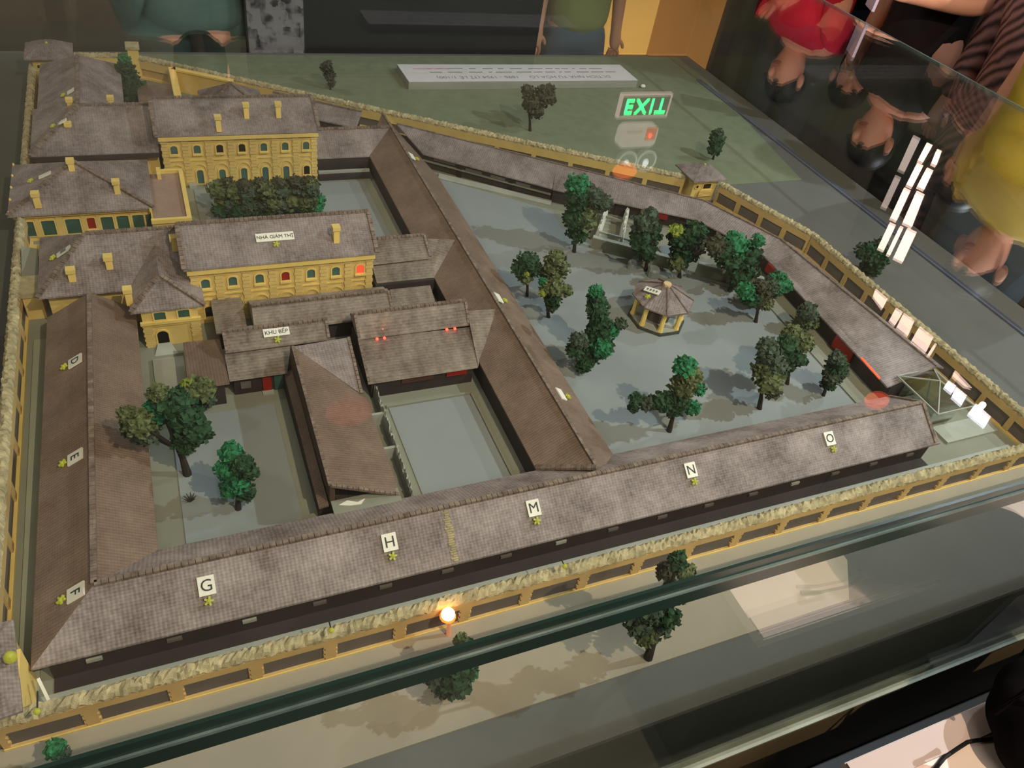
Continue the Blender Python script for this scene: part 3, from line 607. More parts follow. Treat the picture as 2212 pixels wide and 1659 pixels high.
mono(t, (35.5, 189.7, 9.2), (56.2, 189.7, 9.2), (49.2, 183.4, 4.6), (35.5, 183.4, 4.6)); mono(t, (35.5, 189.7, 9.2), (56.2, 189.7, 9.2), (58, 197, 4.6), (35.5, 197, 4.6), name='rear_roof')
line_tiles(t, [((35.5, 189.7, 9.2), (56, 189.7, 9.2))])
obj('yard_wall', MB().box(35.6, 180.6, 0, 48.6, 181.4, 2.2), WSTONE, t); obj('yard_wall_face', MB().box(35.6, 179.8, 0, 48.6, 180.6, 1.6), DARK, t)
# ---- far range: three stretches following the back wall
def range_part(label, e0, e1, r0, r1, b0, b1, extra=None):
    t = thing('far_cell_range', label, 'model building', ((e0[0]+e1[0])/2, (e0[1]+e1[1])/2, 0), 'low brown ranges along the back and right walls')
    walls(t, [e0, e1, r1, r0], 4.2)
    mono(t, (r0[0], r0[1], 7), (r1[0], r1[1], 7), (e1[0]+b1[0], e1[1]+b1[1], 4.5), (e0[0]+b0[0], e0[1]+b0[1], 4.5), ROOF)
    d = Vector((r1[0]-r0[0], r1[1]-r0[1])).normalized(); s = Vector((-d.y, d.x)); 
    if s.dot(Vector((e0[0]-r0[0], e0[1]-r0[1]))) > 0: s = -s
    mono(t, (r0[0], r0[1], 7), (r1[0], r1[1], 7), (r1[0]+s.x*3.4, r1[1]+s.y*3.4, 5.6), (r0[0]+s.x*3.4, r0[1]+s.y*3.4, 5.6), ROOF, name='rear_roof')
    line_tiles(t, [((r0[0], r0[1], 7), (r1[0], r1[1], 7))], w=.4, h=.22, step=1.1)
    return t
t = range_part('first stretch of the far range, next to the middle block', (64.2, 184.6), (92.6, 162.9), (59.9, 196.2), (96.6, 169.9), (-.6, -1.1), (-.6, -1.1))
dv = Vector((92.6-64.2, 162.9-184.6)).normalized(); nv = Vector((dv.y, -dv.x)); nv = nv if nv.y < 0 else -nv
for u0, u1, z0, z1, m_ in ((3, 9, 3.0, 3.7, DPAN), (12, 16.5, 2.5, 3.4, DPAN), (19, 23, 2.5, 3.4, DPAN), (26, 30, 2.5, 3.4, DPAN), (9.6, 11, 0, 3.9, PANEK), (24, 25.2, 0, 3.9, PANEK)):
    A = Vector((64.2, 184.6))+dv*u0+nv*.1; B = Vector((64.2, 184.6))+dv*u1+nv*.1; mb = MB().quadprism([(A.x, A.y), (B.x, B.y), (B.x+nv.x*.3, B.y+nv.y*.3), (A.x+nv.x*.3, A.y+nv.y*.3)], z0, z1); obj('shutter', mb, m_, t)
A = Vector((64.2, 184.6))+nv*.1; B = Vector((92.6, 162.9))+nv*.1; obj('wall_ledge', MB().quadprism([(A.x, A.y), (B.x, B.y), (B.x+nv.x*.5, B.y+nv.y*.5), (A.x+nv.x*.5, A.y+nv.y*.5)], 2.1, 2.4), WALK, t)
t = range_part('second stretch of the far range behind the wash yard', (92.8, 162.5), (125.6, 143.4), (96.6, 169.9), (129.3, 146.4), (-.8, -1), (-1.4, -1.2))
obj('red_curtain', MB().quadprism([(112.6, 150), (119, 146.5), (118.8, 146.1), (112.4, 149.6)], 2.2, 4.1), PANER, t)
t = range_part('third stretch of the far range bending round the yard corner', (126, 143.6), (134.6, 125.8), (129.3, 146.4), (139.3, 126.3), (-1.6, -1.3), (-1.2, -.6))
t = range_part('right stretch of the range along the right wall', (134.4, 125.4), (131.2, 75.4), (139.3, 126.3), (143.4, 76.3), (-1, 0), (-1.1, 0))
obj('red_curtain', MB().box(132.6, 113, 2, 133.2, 121, 4.2), PANER, t)
obj('neon_strip', MB().tube([(130.2, 78, 4.6), (130.9, 84.5, 4.6)], .22, 8), emit('orange_red_neon', (255, 90, 50), 1.6), t)
obj('red_door', MB().box(131.3, 87, 1, 131.9, 93, 4.2), PANER, t)
# ------------------------------------------------------------------ kitchen cluster between the yards
t = thing('wash_shed', 'small square brown roof left of the long kitchen roof', 'model building', (7, 123, 0)); box_walls(t, 5, 119.4, 9.2, 127.6, 4.4)
mono(t, (4.4, 128.4, 5.6), (9.9, 128.4, 5.6), (9.8, 118.6, 4.6), (4.3, 118.6, 4.6), ROOF2)
t = thing('long_kitchen_roof', 'long corrugated roof right under the near yellow building', 'model building', (24, 122, 0)); box_walls(t, 11.6, 118.6, 36.6, 125.4, 4.6)
roof(t, (10.9, 117.3), (37.2, 117.3), (11, 127), (37.6, 127), (11.2, 122.2), (37.3, 122.3), m=ROOF2, z=4.9, zr=7.2)
line_tiles(t, [((37.2, 117.4, 4.9), (37.3, 122.3, 7.2))], w=.5, h=.3)
t = thing('kitchen_annexe', 'flat brown roof right of the long corrugated kitchen roof', 'model building', (42, 120.5, 0)); box_walls(t, 38, 118, 46, 123, 4.6)
mono(t, (38.2, 124, 6.2), (46.7, 124, 6.2), (46.4, 118.9, 5.2), (37.6, 118.9, 5.2), ROOF2)
t = thing('left_kitchen_shed', 'square brown roof left of the KHU BẾP kitchen', 'model building', (1.5, 110, 0)); box_walls(t, -1, 104.6, 4, 115.4, 4.6)
mono(t, (-1.5, 116.2, 5.4), (4.6, 116, 5.4), (4.8, 104.2, 5.2), (-1.7, 104.2, 5.2), ROOFB)
t = thing('kitchen_house', 'kitchen with raised ridge roof carrying the KHU BẾP plaque', 'model building', (14, 109, 0))
box_walls(t, 5.6, 106.4, 23, 116, 4.6); box_walls(t, 6, 110.6, 22.4, 115.4, 7, name='upper_walls')
roof(t, (5.1, 110.2), (23.2, 110.2), (5.1, 116.6), (23.6, 116.6), (5.1, 113.4), (23.3, 113.4), m=ROOF2, z=7, zr=9)
line_tiles(t, [((5.3, 110.3, 7.05), (5.3, 113.4, 9)), ((23, 110.3, 7.05), (23.1, 113.4, 9))], w=.5, h=.35)
mono(t, (4.9, 111, 6.4), (16.3, 111, 6.4), (14.6, 105.4, 4.7), (4.9, 105.4, 4.7), ROOF2, name='lower_roof')
obj('red_door', MB().box(10.4, 106.1, .3, 11.9, 106.4, 3.6), PANER, t); obj('door_step', MB().box(10.2, 105.2, 0, 12.1, 106.2, .4), WSTONE, t); obj('window', MB().box(6.7, 106.1, 1.6, 8.4, 106.4, 3), DPAN, t); obj('green_door', MB().box(12.4, 106.1, .2, 14.6, 106.4, 3.8), PANEG, t)
t = thing('dining_house', 'brown roofed wing with diagonal valley running down to the front block', 'model building', (21, 92, 0))
walls(t, [(16.6, 74.6), (25, 74.6), (25.6, 95.4), (25.6, 110), (16.6, 110)], 4.3)
a, b, c, d_ = (16.1, 107, 9), (15.5, 74.6, 9), (26.2, 73.4, 4.9), (26.2, 94.9, 4.9); v_ = (25.6, 97, 5)
mono(t, a, b, (26.1, 73.4, 4.9), (26.2, 95.6, 4.9), ROOFB, name='main_roof')
R1 = G(753, 729, 9); obj('cross_roof', MB().hull([a, tuple(R1), (25.6, 96.6, 5.2), (16.1, 107, 8.5), (R1.x, R1.y, 8.5), (25.6, 96.6, 4.8)], [(0, 2, 1), (3, 4, 5), (0, 1, 4, 3), (1, 2, 5, 4), (2, 0, 3, 5)]), ROOF, t)
line_tiles(t, [((16, 107, 9), (15.5, 74.6, 9)), (tuple(R1), (25.7, 96.6, 5.2)), ((15.6, 74.7, 9), (26, 73.5, 5))], w=.5, h=.3)
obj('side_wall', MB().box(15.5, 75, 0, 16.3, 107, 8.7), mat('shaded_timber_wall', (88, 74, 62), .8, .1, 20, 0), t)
mono(t, (15.6, 108, 4.4), (15.3, 74.8, 4.4), (13.9, 75.2, 3.6), (14.2, 108, 3.6), ROOFB, name='aisle_roof'); obj('end_floor', MB().box(15.6, 71.2, 4.6, 26, 74.9, 5.1), WALK, t); obj('aisle_wall', MB().box(14.0, 76, 0, 15.6, 107, 3.6), DARK, t)
t = thing('boiler_house', 'kitchen hall with raised ridge roof lit red by small lamps', 'model building', (39, 105, 0))
box_walls(t, 28.4, 100.4, 48, 115.6, 4.6); box_walls(t, 29.2, 109.6, 49, 116, 7, name='upper_walls')
roof(t, (28.1, 109.1), (50, 109.1), (28.4, 116.8), (51, 116.8), (28.2, 113.1), (50.4, 113.2), m=ROOF2, z=7.1, zr=9.7)
line_tiles(t, [((28.3, 109.2, 7.1), (28.4, 113.1, 9.7)), ((49.8, 109.2, 7.1), (50.2, 113.2, 9.7))], w=.5, h=.35)
mono(t, (28.2, 109.6, 6.6), (50, 108.8, 6.6), (48.5, 99.6, 4.6), (27.6, 99.6, 4.6), ROOF2, name='lower_roof')
mono(t, (50.2, 111.6, 8.4), (56.6, 110.6, 8.8), (49.4, 101.4, 4.9), (48.6, 99.6, 4.6), ROOF2, name='link_roof')
line_tiles(t, [((27.8, 99.8, 4.7), (28.3, 109.6, 6.7))], w=.5, h=.3)
REDG = emit('red_glow_diode', (255, 70, 50), 5)
for x, y, z in ((31.6, 109.4, 6.6), (33.0, 109.4, 6.6), (45.2, 109.3, 6.8), (46.8, 109.2, 6.8)): obj('red_diode', MB().ell((x, y-.5, z), .28, 8, 6), REDG, t)
obj('red_curtain', MB().box(42.6, 100, 2.8, 46.6, 100.4, 4.1), PANER, t); obj('dim_shutter', MB().box(34, 100, 2.8, 40, 100.4, 4.1), mat('dim_red_brown', (78, 48, 42), .8, .1, 20, 0), t)
obj('diode_glow', MB().ell((32.4, 108.2, 9.4), .12, 6, 5), REDG, t)
lamp('POINT', 'red_glow_boiler', (33, 109.6, 10.4), .006, (1, .18, .08), size=.004).parent = None
t = thing('north_wing_shed', 'corrugated roof with raised lantern right of the near yellow building', 'model building', (44, 133, 0))
box_walls(t, 36.4, 127.8, 49, 140, 4.6); box_walls(t, 37, 134.4, 48.6, 140.6, 7, name='upper_walls')
roof(t, (36.6, 132), (49.4, 132.4), (37.6, 141), (50, 141), (37.4, 138), (49.6, 137.9), m=ROOF2, z=7.2, zr=9.2)
line_tiles(t, [((49.3, 132.5, 7.2), (49.5, 137.9, 9.2))], w=.5, h=.35)
mono(t, (36.8, 134, 6.9), (50.4, 134, 7.), (49.2, 128.6, 4.7), (36.8, 128.6, 4.7), ROOF2, name='lower_roof')
mono(t, (49.6, 138, 8.3), (55.6, 135.4, 9.1), (49.2, 128.7, 4.7), (49.2, 128.6, 4.7), ROOF2, name='link_roof')
t = thing('divider_wall', 'pale low wall with cross walls along the small right-hand yard', 'wall', (29.4, 88, 0))
mb = crust_strip((29.2, 102), (28.6, 75), 0, 3, .55, 12); obj('long_wall', mb, WSTONE, t)
for y in (93.6, 85.4): obj('cross_wall', MB().box(26.6, y-.25, 0, 29.2, y+.25, 2.8), WSTONE, t)
t = thing('inner_kerb', 'thin grey-green kerb round the small right-hand yard', 'kerb', (40, 88, 0)); mb = MB().box(30.4, 96.9, .12, 46.9, 97.4, .7); mb.box(46.5, 74, .12, 47, 97, .7); obj('kerb_stone', mb, WALK, t)
mb = MB(); pts = [(16.6, 72.9), (18, 73.4), (19.4, 72.7), (20.6, 73.1), (19.8, 72.2), (18, 72.4)]
obj('torn_scrap', MB().quadprism([(p[0], p[1]+.9) for p in pts], 5.12, 5.25), PLATE, None, 'torn white scrap of paper lying at the foot of the dining roof', 'paper scrap')
# ------------------------------------------------------------------ watch towers
def watch_tower(label, x0, y0, x1, y1, h, win_y=None, stairs=False):
    t = thing('watch_tower', label, 'tower', ((x0+x1)/2, (y0+y1)/2, 0), 'corner watch towers')
    box_walls(t, x0, y0, x1, y1, h, YEL)
    o = 1.6; m_ = 2.6; e = [(x0-o, y0-o, h), (x1+o, y0-o, h), (x1+o, y1+o, h), (x0-o, y1+o, h)]; R = [(x0+m_, y0+m_, h+2.4), (x1-m_, y0+m_, h+2.4), (x1-m_, y1-m_, h+2.4), (x0+m_, y1-m_, h+2.4)]; lo = [(p[0], p[1], h-.35) for p in e]
    obj('roof', MB().hull(e+R+lo, [(0, 1, 5, 4), (1, 2, 6, 5), (2, 3, 7, 6), (3, 0, 4, 7), (4, 5, 6, 7), (11, 10, 9, 8), (0, 8, 9, 1), (1, 9, 10, 2), (2, 10, 11, 3), (3, 11, 8, 0)]), ROOF, t)
    obj('cornice', MB().box(x0-.4, y0-.4, h-1, x1+.4, y1+.4, h-.4), YEL2, t)
    xm = (x0+x1)/2; window(t, xm+.6, y0, h-3.3, 2.6, 1.5, PANEK, rise=.1); window(t, x0+1.3, y0, h-3, .8, .9, PANEK, sill=False)
    if stairs:
        for s_ in (0, 1.2): obj('stair_rail', MB().bar((x1-.2+s_, y0-.6, h-3.4), (x1+1.6+s_, y0-3.6, .3), .25, .25), PLATE, t)
        for k in range(5): obj('balcony_slat', MB().box(x0+2, y0-.9, h-5.2+k*.42, x1-1.4, y0-.7, h-5.05+k*.42), YOL, t)
    obj('roof_diode', MB().ell((xm, y0+m_+.4, h+2.5), .35, 8, 6), LGREEN, t)
    return t
watch_tower('yellow watch tower with brown cap at the far left corner', -27.6, 236.6, -19.4, 244.8, 9)
watch_tower('yellow watch tower with white stair rails where the back wall bends', 133.4, 157.6, 141.4, 164.4, 7.2, stairs=True)
t = thing('watch_tower', 'brown-capped watch tower at the near left corner, half out of frame', 'tower', (-27.6, 55.6, 0), 'corner watch towers')
box_walls(t, -31, 53, -24.8, 62.6, 7.6, YORG)
e = [(-33, 51.4, 8), (-23.4, 52.4, 8), (-24.8, 64.6, 8), (-33, 64.6, 8)]; ap = (-28.6, 58, 10.8); lo = [(p[0], p[1], 7.6) for p in e]
obj('roof', MB().hull(e+[ap]+lo, [(0, 1, 4), (1, 2, 4), (2, 3, 4), (3, 0, 4), (8, 7, 6, 5), (0, 5, 6, 1), (1, 6, 7, 2), (2, 7, 8, 3), (3, 8, 5, 0)]), ROOF, t)
obj('corner_post', MB().box(-24.8, 53.2, 0, -23.9, 60.4, 7.9), YOL, t); obj('roof_diode', MB().ell(tuple(G(22, 1420, 9.8)), (.7, .7, .9), 10, 8), LGREEN, t)
obj('pale_prop', MB().bar((-22.6, 57.5, 5.4), (-21.6, 54.6, 2.6), .35, .35), PLATE, t)
# small gate lodge on the left wall
t = thing('gate_lodge', 'small yellow lodge with stone roof on the left wall', 'model building', (-26, 137, 0))
box_walls(t, -27, 134.6, -24, 139.6, 5.2, YEL); obj('stone_band', MB().box(-27.4, 134.2, 5.2, -23.8, 140, 6.1), CRUST, t); obj('red_opening', MB().box(-24.2, 142, 3, -23.6, 146, 6), PANER, t); obj('lintel', MB().box(-26, 146, 5, -23.4, 150, 6.4), YEL2, t)
obj('slanting_slab', MB().hull([(-27, 140, 6), (-24.4, 140, 6), (-24.4, 148, 6.6), (-27, 148, 7.6), (-27, 140, 5.5), (-24.4, 140, 5.5), (-24.4, 148, 6.1), (-27, 148, 7.1)], [(0, 1, 2, 3), (7, 6, 5, 4), (0, 4, 5, 1), (1, 5, 6, 2), (2, 6, 7, 3), (3, 7, 4, 0)]), WALK, t)
# glass lodge at the right corner
t = thing('glass_lodge', 'clear acrylic lodge with hipped roof at the right corner', 'model building', (139, 71, 0))
ACR = glassmat('clear_acrylic', (.80, .84, .82), .12, 1.3)
obj('walls', MB().box(134.6, 66.6, .7, 142, 75, 5.8), ACR, t)
e = [(133, 65, 6), (143.4, 65, 6), (143.4, 76.6, 6), (133, 76.6, 6)]; ap = (137.8, 71, 8.6); lo = [(p[0], p[1], 5.7) for p in e]
obj('roof', MB().hull(e+[ap]+lo, [(0, 1, 4), (1, 2, 4), (2, 3, 4), (3, 0, 4), (8, 7, 6, 5), (0, 5, 6, 1), (1, 6, 7, 2), (2, 7, 8, 3), (3, 8, 5, 0)]), ACR, t)
mb = MB()
for a, b in ((e[0], ap), (e[1], ap), (e[2], ap), (e[3], ap), (e[0], e[1]), (e[1], e[2]), (e[2], e[3]), (e[3], e[0])): mb.bar(a, b, .25, .25)
obj('roof_edge', mb, WSTONE, t); obj('inner_floor', MB().box(134.8, 66.8, .3, 141.8, 74.8, .9), WALK, t)
t = thing('pale_bar', 'pale grey low wall beside the clear lodge', 'wall', (131, 78, 0)); obj('bar_stone', MB().bar(tuple(G(1952, 836, 3)), tuple(G(1998, 826, 3)), 1.1, 1.6), WSTONE, t)
# ------------------------------------------------------------------ wash yard: low walls, posts, tanks
def low_wall(label, a, b, h, w=1.0, m=None, cap=True, group='low grey walls of the wash yard'):
    A = G(*a); B = G(*b); d = (B-A).normalized(); s = Vector((-d.y, d.x, 0))*w/2
    t = thing('low_wall', label, 'wall', ((A.x+B.x)/2, (A.y+B.y)/2, 0), group)
    obj('wall_body', MB().quadprism([((A-s).x, (A-s).y), ((B-s).x, (B-s).y), ((B+s).x, (B+s).y), ((A+s).x, (A+s).y)], 0, h), m or WALK, t)
    if cap: s = s*1.25; obj('wall_cap', MB().quadprism([((A-s).x, (A-s).y), ((B-s).x, (B-s).y), ((B+s).x, (B+s).y), ((A+s).x, (A+s).y)], h, h+.25), WSTONE, t)
low_wall('long low grey wall in front of the pale posts', (1275, 536), (1385, 565), 3.2)
low_wall('low grey wall at the right end below the dark trees', (1500, 592), (1640, 626), 3.2)
low_wall('short grey wall piece in the middle of the wash yard', (1395, 566), (1450, 582), 3.0)
t = thing('wash_rack', 'pale grey upright posts and rails of the open wash house', 'frame', (103, 150, 0))
for a, b in (((1292, 500), (1312, 446)), ((1343, 518), (1356, 452))):
    A = G(*a, 3.2); B = G(*b, 3.2); obj('post_rail', crust_strip((A.x, A.y), (B.x, B.y), 0, 3.6, .9, 31), mat('chalky_white_post', (214, 212, 200), .85, .06, 30, 0), t)
A = G(1292, 500, 3.0); B = G(1380, 524, 3.0); obj('cross_rail', MB().bar(A, B, .5, .5), WSTONE, t)
A = G(1300, 466, 2.2); B = G(1376, 486, 2.2); obj('cross_rail', MB().bar(A, B, .4, .6), WALK, t)
for nm, lb, p, r, h in (('grey_tank', 'small pale grey tank in front of the middle trees', (1408, 598), 1.5, 2.6), ('low_tub', 'low grey round tub in front of the trees', (1402, 618), 1.3, .6), ('small_block', 'small pale block against the far range wall', (1406, 468), .8, 1.5), ('grey_arch', 'small grey arched stone at the end of the low wall', (1362, 582), 1.1, 2.4), ('pale_flat', 'flat pale concrete slab between the trees', (1445, 545), 2.6, .5)):
    q = G(*p); t = thing(nm, lb, 'yard fitting', (q.x, q.y, 0)); obj('body', MB().tube([(q.x, q.y, .1), (q.x, q.y, h*.8), (q.x, q.y, h)], [r, r, r*.8], 10), YARD, t)
# ------------------------------------------------------------------ gazebo
gc = Vector((95.6, 110.8, 0)); t = thing('gazebo', 'octagonal yellow-posted gazebo with brown roof in the big yard', 'gazebo', gc)
def octo(r, z, n=8, rot=pi/8): return [(gc.x+r*cos(rot+2*pi*i/n), gc.y+r*sin(rot+2*pi*i/n), z) for i in range(n)]
def ring(r0, z0, r1, z1, m, nm):
    a, b = octo(r0, z0), octo(r1, z1); obj(nm, MB().hull(a+b, [tuple(range(8))[::-1], tuple(8+i for i in range(8))]+[(i, (i+1) % 8, 8+(i+1) % 8, 8+i) for i in range(8)]), m, t)
ring(6.6, .1, 6.4, .8, mat('dark_grey_plinth', (70, 72, 62), .8, .1, 20, 0), 'plinth'); ring(6.0, .8, 5.9, 1.1, WSTONE, 'floor_slab')
ring(6.9, 6., 6.9, 6.3, RIDGE, 'eave_board'); ring(6.8, 6.3, .9, 9.4, ROOF, 'roof'); ring(1.0, 9.3, .9, 9.9, mat('sand_finial', (214, 184, 140), .7, .06, 20, 0), 'roof_cap')
mb = MB()
for a, b in zip(octo(6.8, 6.4), octo(.9, 9.5)): mb.bar(a, b, .28, .25)
obj('roof_ribs', mb, RIDGE, t)
for p in octo(5.4, 1.1): 
    obj('post', MB().tube([(p[0], p[1], 1), (p[0], p[1], 1.7), (p[0], p[1], 5.4), (p[0], p[1], 6.1)], [.72, .56, .52, .7], 8), YOL, t)
ring(3.0, 1.1, 2.8, 3.2, DPAN, 'centre_basin')
# ------------------------------------------------------------------ plaques on the roofs
def on_plane(px, py, p0, n):
    d = ray(px, py); C0 = Vector((0, 0, 100)); t = (Vector(p0)-C0).dot(n)/d.dot(n); return C0+d*t
SL = 4.6/6.9
def plaque(label, px, py, p0, ex, ey, w, h, body=None, size=1.9, dio=None, group='white plaques on the roofs', marks=0):
    ex = Vector(ex).normalized(); ey = Vector(ey).normalized(); n = ex.cross(ey); c = on_plane(px, py, Vector(p0)+n*.35, n)
    t = thing('roof_plaque', label, 'sign', tuple(c), group)
    P = [c+ex*a*w/2+ey*b*h/2 for a, b in ((-1, -1), (1, -1), (1, 1), (-1, 1))]; Q = [p-n*.25 for p in P]
    obj('plate', MB().hull(P+Q, [(0, 1, 2, 3), (7, 6, 5, 4), (0, 4, 5, 1), (1, 5, 6, 2), (2, 6, 7, 3), (3, 7, 4, 0)]), PLATE, t)
    if body: text(body, size, INK, c+n*.03-ey*size*.02, ex, ey, t, 'letters', .02)
    for i in range(marks):
        q = c+ex*((i+.5)/marks-.5)*w*.8+n*.03; obj('faded_mark', MB().bar(q-ey*h*.2, q+ey*h*.2, w*.8/marks*.55, .05, n), INKG, t)
    s = MB(); q = c+(ex*dio[0]+ey*dio[1] if dio else -ey*(h/2+.75))+n*.1
    for k in range(5): a = 2*pi*k/5; s.bar(q, q+(ex*cos(a)+ey*sin(a))*.62, .26, .3, n)
    s.ell(q, .34, 8, 6); obj('indicator_diode', s, LGREEN, t)
FP = (0, 59.4, 4.6); FEX = (1, 0, 0); FEY = (0, 1, SL)
for ch, px, py in (('G', 446, 1265), ('H', 842, 1171), ('M', 1153, 1097), ('N', 1493, 1015), ('O', 1793, 947)):
    plaque('white plaque with letter %s on the front cell block' % ch, px, py, FP, FEX, FEY, 2.1, 2.5, ch, 2.2)
SL2 = 4.6/7.6
for ch, px, py in (('D', 161, 779), ('E', 161, 986), ('F', 162, 1279)):
    plaque('white plaque with letter %s on the left cell block' % ch, px, py, (-23.2, 0, 4.6), (0, -1, 0), (1, 0, SL2), 2.1, 2.5, ch, 2.0, dio=(0, -2.0))
plaque('long white plaque NHÀ GIÁM THỊ on the near yellow building', 594, 511, (0, 126.8, 13.3), (1, 0, 0), (0, 7.9, 4.7), 7.0, 1.7, 'NHÀ GIÁM THỊ', .98)
plaque('white plaque KHU BẾP on the kitchen roof', 597, 717, (0, 110.2, 7), (1, 0, 0), (0, 3.2, 2), 4.5, 1.5, 'KHU BẾP', 1.0)
for i, (px, py) in enumerate(((890, 336), (1078, 642), (1213, 850))):
    plaque('blank narrow white plaque on the middle cell block, %s' % ('farthest', 'halfway along', 'nearest')[i], px, py, (63.7, 0, 4.6), (0, 1, 0), (-1, 0, 4.6/7.2), 2.8, 1.5, dio=(-.2, -1.6))
plaque('small faded plaque on the porch house roof by the hip', 136, 542, (-23.7, 0, 8.5), (0, -1, 0), (8.7, 0, 5.9), 1.2, 3.0, marks=3, dio=(0, -2.3))
plaque('small faded plaque on the roof of the square pyramid-roofed house', 96, 377, (-30, 0, 7), (0, -1, 0), (12.9, 0, 5.8), 1.1, 2.6, dio=(0, -3.1))
plaque('small faded plaque near the hip of the far-left L-shaped house', 133, 262, (-26.2, 0, 9), (0, -1, 0), (10.5, 0, 5.8), 1.1, 2.2, dio=(0, -2.2))
plaque('small faded plaque on the rear roof of the far-left L-shaped house', 152, 196, (-25.4, 0, 9), (0, -1, 0), (9.7, 0, 5.8), 1.6, 1.8, dio=(0, -2))
gx = Vector((.55, -.83, -.0)).normalized(); gy = Vector((.72, .46, .5)); gy = (gy-gx*gy.dot(gx)).normalized()
gn = Vector((-.45, -.0, 1)).normalized(); gx = (gx-gn*gx.dot(gn)).normalized(); gy = gn.cross(gx)
plaque('white two-word plaque lying on the gazebo roof', 1409, 627, (gc.x-4, gc.y+.5, 8.1), gx, gy, 3.6, 1.3, marks=4, dio=(.1, -2.0))
# title board
tb = thing('title_board', 'raised white title board lying on the lawn at the far side', 'title board', (117, 242, 0))
TX0, TX1, TY0, TY1, TH = 74.8, 158.6, 234.2, 248, 2.6
obj('board_block', MB().box(TX0, TY0, .1, TX1, TY1, TH), mat('grey_board_side', (150, 150, 138), .8, .05, 20, 0), tb)
obj('board_face', MB().box(TX0, TY0, TH, TX1, TY1, TH+.12), mat('white_title_face', (226, 222, 226), .6, .03, 20, 0), tb)
text('DI TÍCH NHÀ TÙ HỎA LÒ     1896 - 1954 (TỈ LỆ 1/100)', 2.7, INKG, (117, 237.4, TH+.14), (-1, 0, 0), (0, -1, 0), tb, 'title_lettering', .01)
mb = MB(); rnd = random.Random(5)
for y in (241.2, 244.2):
    x = 84
    while x < 150: l = rnd.uniform(1, 6); mb.box(x, y, TH+.12, x+l, y+.5, TH+.15); x += l+rnd.uniform(.6, 2.5)
obj('small_print', mb, INKG, tb, kind='stuff'); obj('red_print', MB().box(79, 243.9, TH+.12, 92, 244.5, TH+.16), mat('faded_red_print', (200, 150, 160), .6, .05, 20, 0), tb)
obj('white_pin', MB().ell((161, 233.6, .8), (1.0, .8, .6), 8, 6), PLATE, tb)
# ------------------------------------------------------------------ trees
def blob(mb, c, r, rnd, n_leaf):
    rz = r*rnd.uniform(.8, 1.0)
    mb.ell(c, (r*.8, r*.8, rz*.8), 12, 8, .22, rnd)
    for i in range(n_leaf):
        u = rnd.uniform(-1, 1); a = rnd.uniform(0, 2*pi); s = math.sqrt(1-u*u); rr = rnd.uniform(.72, 1.08)
        p = Vector(c)+Vector((s*cos(a)*r, s*sin(a)*r, u*rz))*rr; q = r*rnd.uniform(.12, .26)+.12
        A = Vector((rnd.uniform(-1, 1), rnd.uniform(-1, 1), rnd.uniform(-1, 1))).normalized(); B = A.cross(Vector((rnd.uniform(-1, 1), rnd.uniform(-1, 1), 1))).normalized()
        k = len(mb.v); mb.v += [tuple(p+A*q), tuple(p+B*q*.8), tuple(p-A*q*.9), tuple(p-B*q*.8), tuple(p+A.cross(B)*q*.7)]
        mb.f += [(k, k+1, k+4), (k+1, k+2, k+4), (k+2, k+3, k+4), (k+3, k, k+4), (k+3, k+2, k+1, k)]
def tree(label, base, crown, trunk_r=.45, name='tree', group=None, seed=1, dens=90, base_z=.2, depth=None):
    """base pixel on the ground, crown = (px, py, radius px, colour[, extra depth]) lumps standing above it"""
    rnd = random.Random(seed*7+3); b = G(base[0], base[1], base_z); t = thing(name, label, 'tree', (b.x, b.y, base_z), group)
    cols = {}; tips = []
    for e in crown:
        px, py, r, colr = e[:4]; c = HY(b.y+(e[4] if len(e) > 4 else rnd.uniform(-1.2, 1.2)), px, py)
        dist = (c-Vector((0, 0, 100))).length; R_ = 1.14*r*dist/FPX; c.z = max(c.z, base_z+R_*.9)
        mb = cols.setdefault(colr, MB()); blob(mb, c, R_, rnd, dens); tips.append((c, R_))
    for colr, mb in cols.items(): obj('foliage', mb, FOLI[colr], t)
    trunk_r *= .68; top = max(tips, key=lambda q: q[0].z)[0]; tr = MB(); mid = b.lerp(Vector((top.x, top.y, top.z)), .45)
    tr.tube([b, b.lerp(mid, .5)+Vector((.15, .1, 0)), mid, top], [trunk_r*1.5, trunk_r, trunk_r*.9, trunk_r*.35], 8)
    for c, R_ in tips:
        if c is not top: tr.tube([mid.lerp(b, .25), c], [trunk_r*.6, trunk_r*.3], 6)
    obj('trunk', tr, TRUNK, t)
D_, B_, O_, Gg, L_, W_ = 'dark_green', 'bright_green', 'olive', 'grey_green', 'lime', 'brown_green'
tree('large dark tree leaning over the left cell block roof', (405, 1025), [(375, 870, 30, D_), (345, 880, 26, B_), (395, 900, 34, D_), (425, 930, 28, D_), (300, 915, 26, O_), (315, 935, 24, Gg), (275, 895, 16, O_), (400, 955, 22, D_), (340, 850, 18, O_), (285, 925, 18, D_)], .7, seed=1)
tree('olive tree with a round crown behind the large dark one', (425, 905), [(435, 840, 24, O_), (410, 850, 20, O_), (448, 862, 14, Gg), (405, 832, 12, L_), (425, 875, 16, D_)], .5, seed=2)
tree('small bright green tree standing alone in the left yard', (515, 1100), [(500, 978, 20, B_), (525, 1000, 20, D_), (490, 1015, 20, B_), (540, 1020, 15, D_), (510, 1040, 26, B_), (495, 1058, 16, B_), (530, 1062, 18, D_)], .5, seed=3)
t = thing('dry_shrub', 'tiny dry brown shrub on the left yard', 'shrub', tuple(G(412, 1083, .3))); mb = MB(); q = G(412, 1083, .3)
for k in range(9): a = k*.7; mb.tube([q, q+Vector((cos(a)*.9, sin(a)*.9, 1.1))], [.12, .05], 5)
obj('twigs', mb, TRUNK, t)
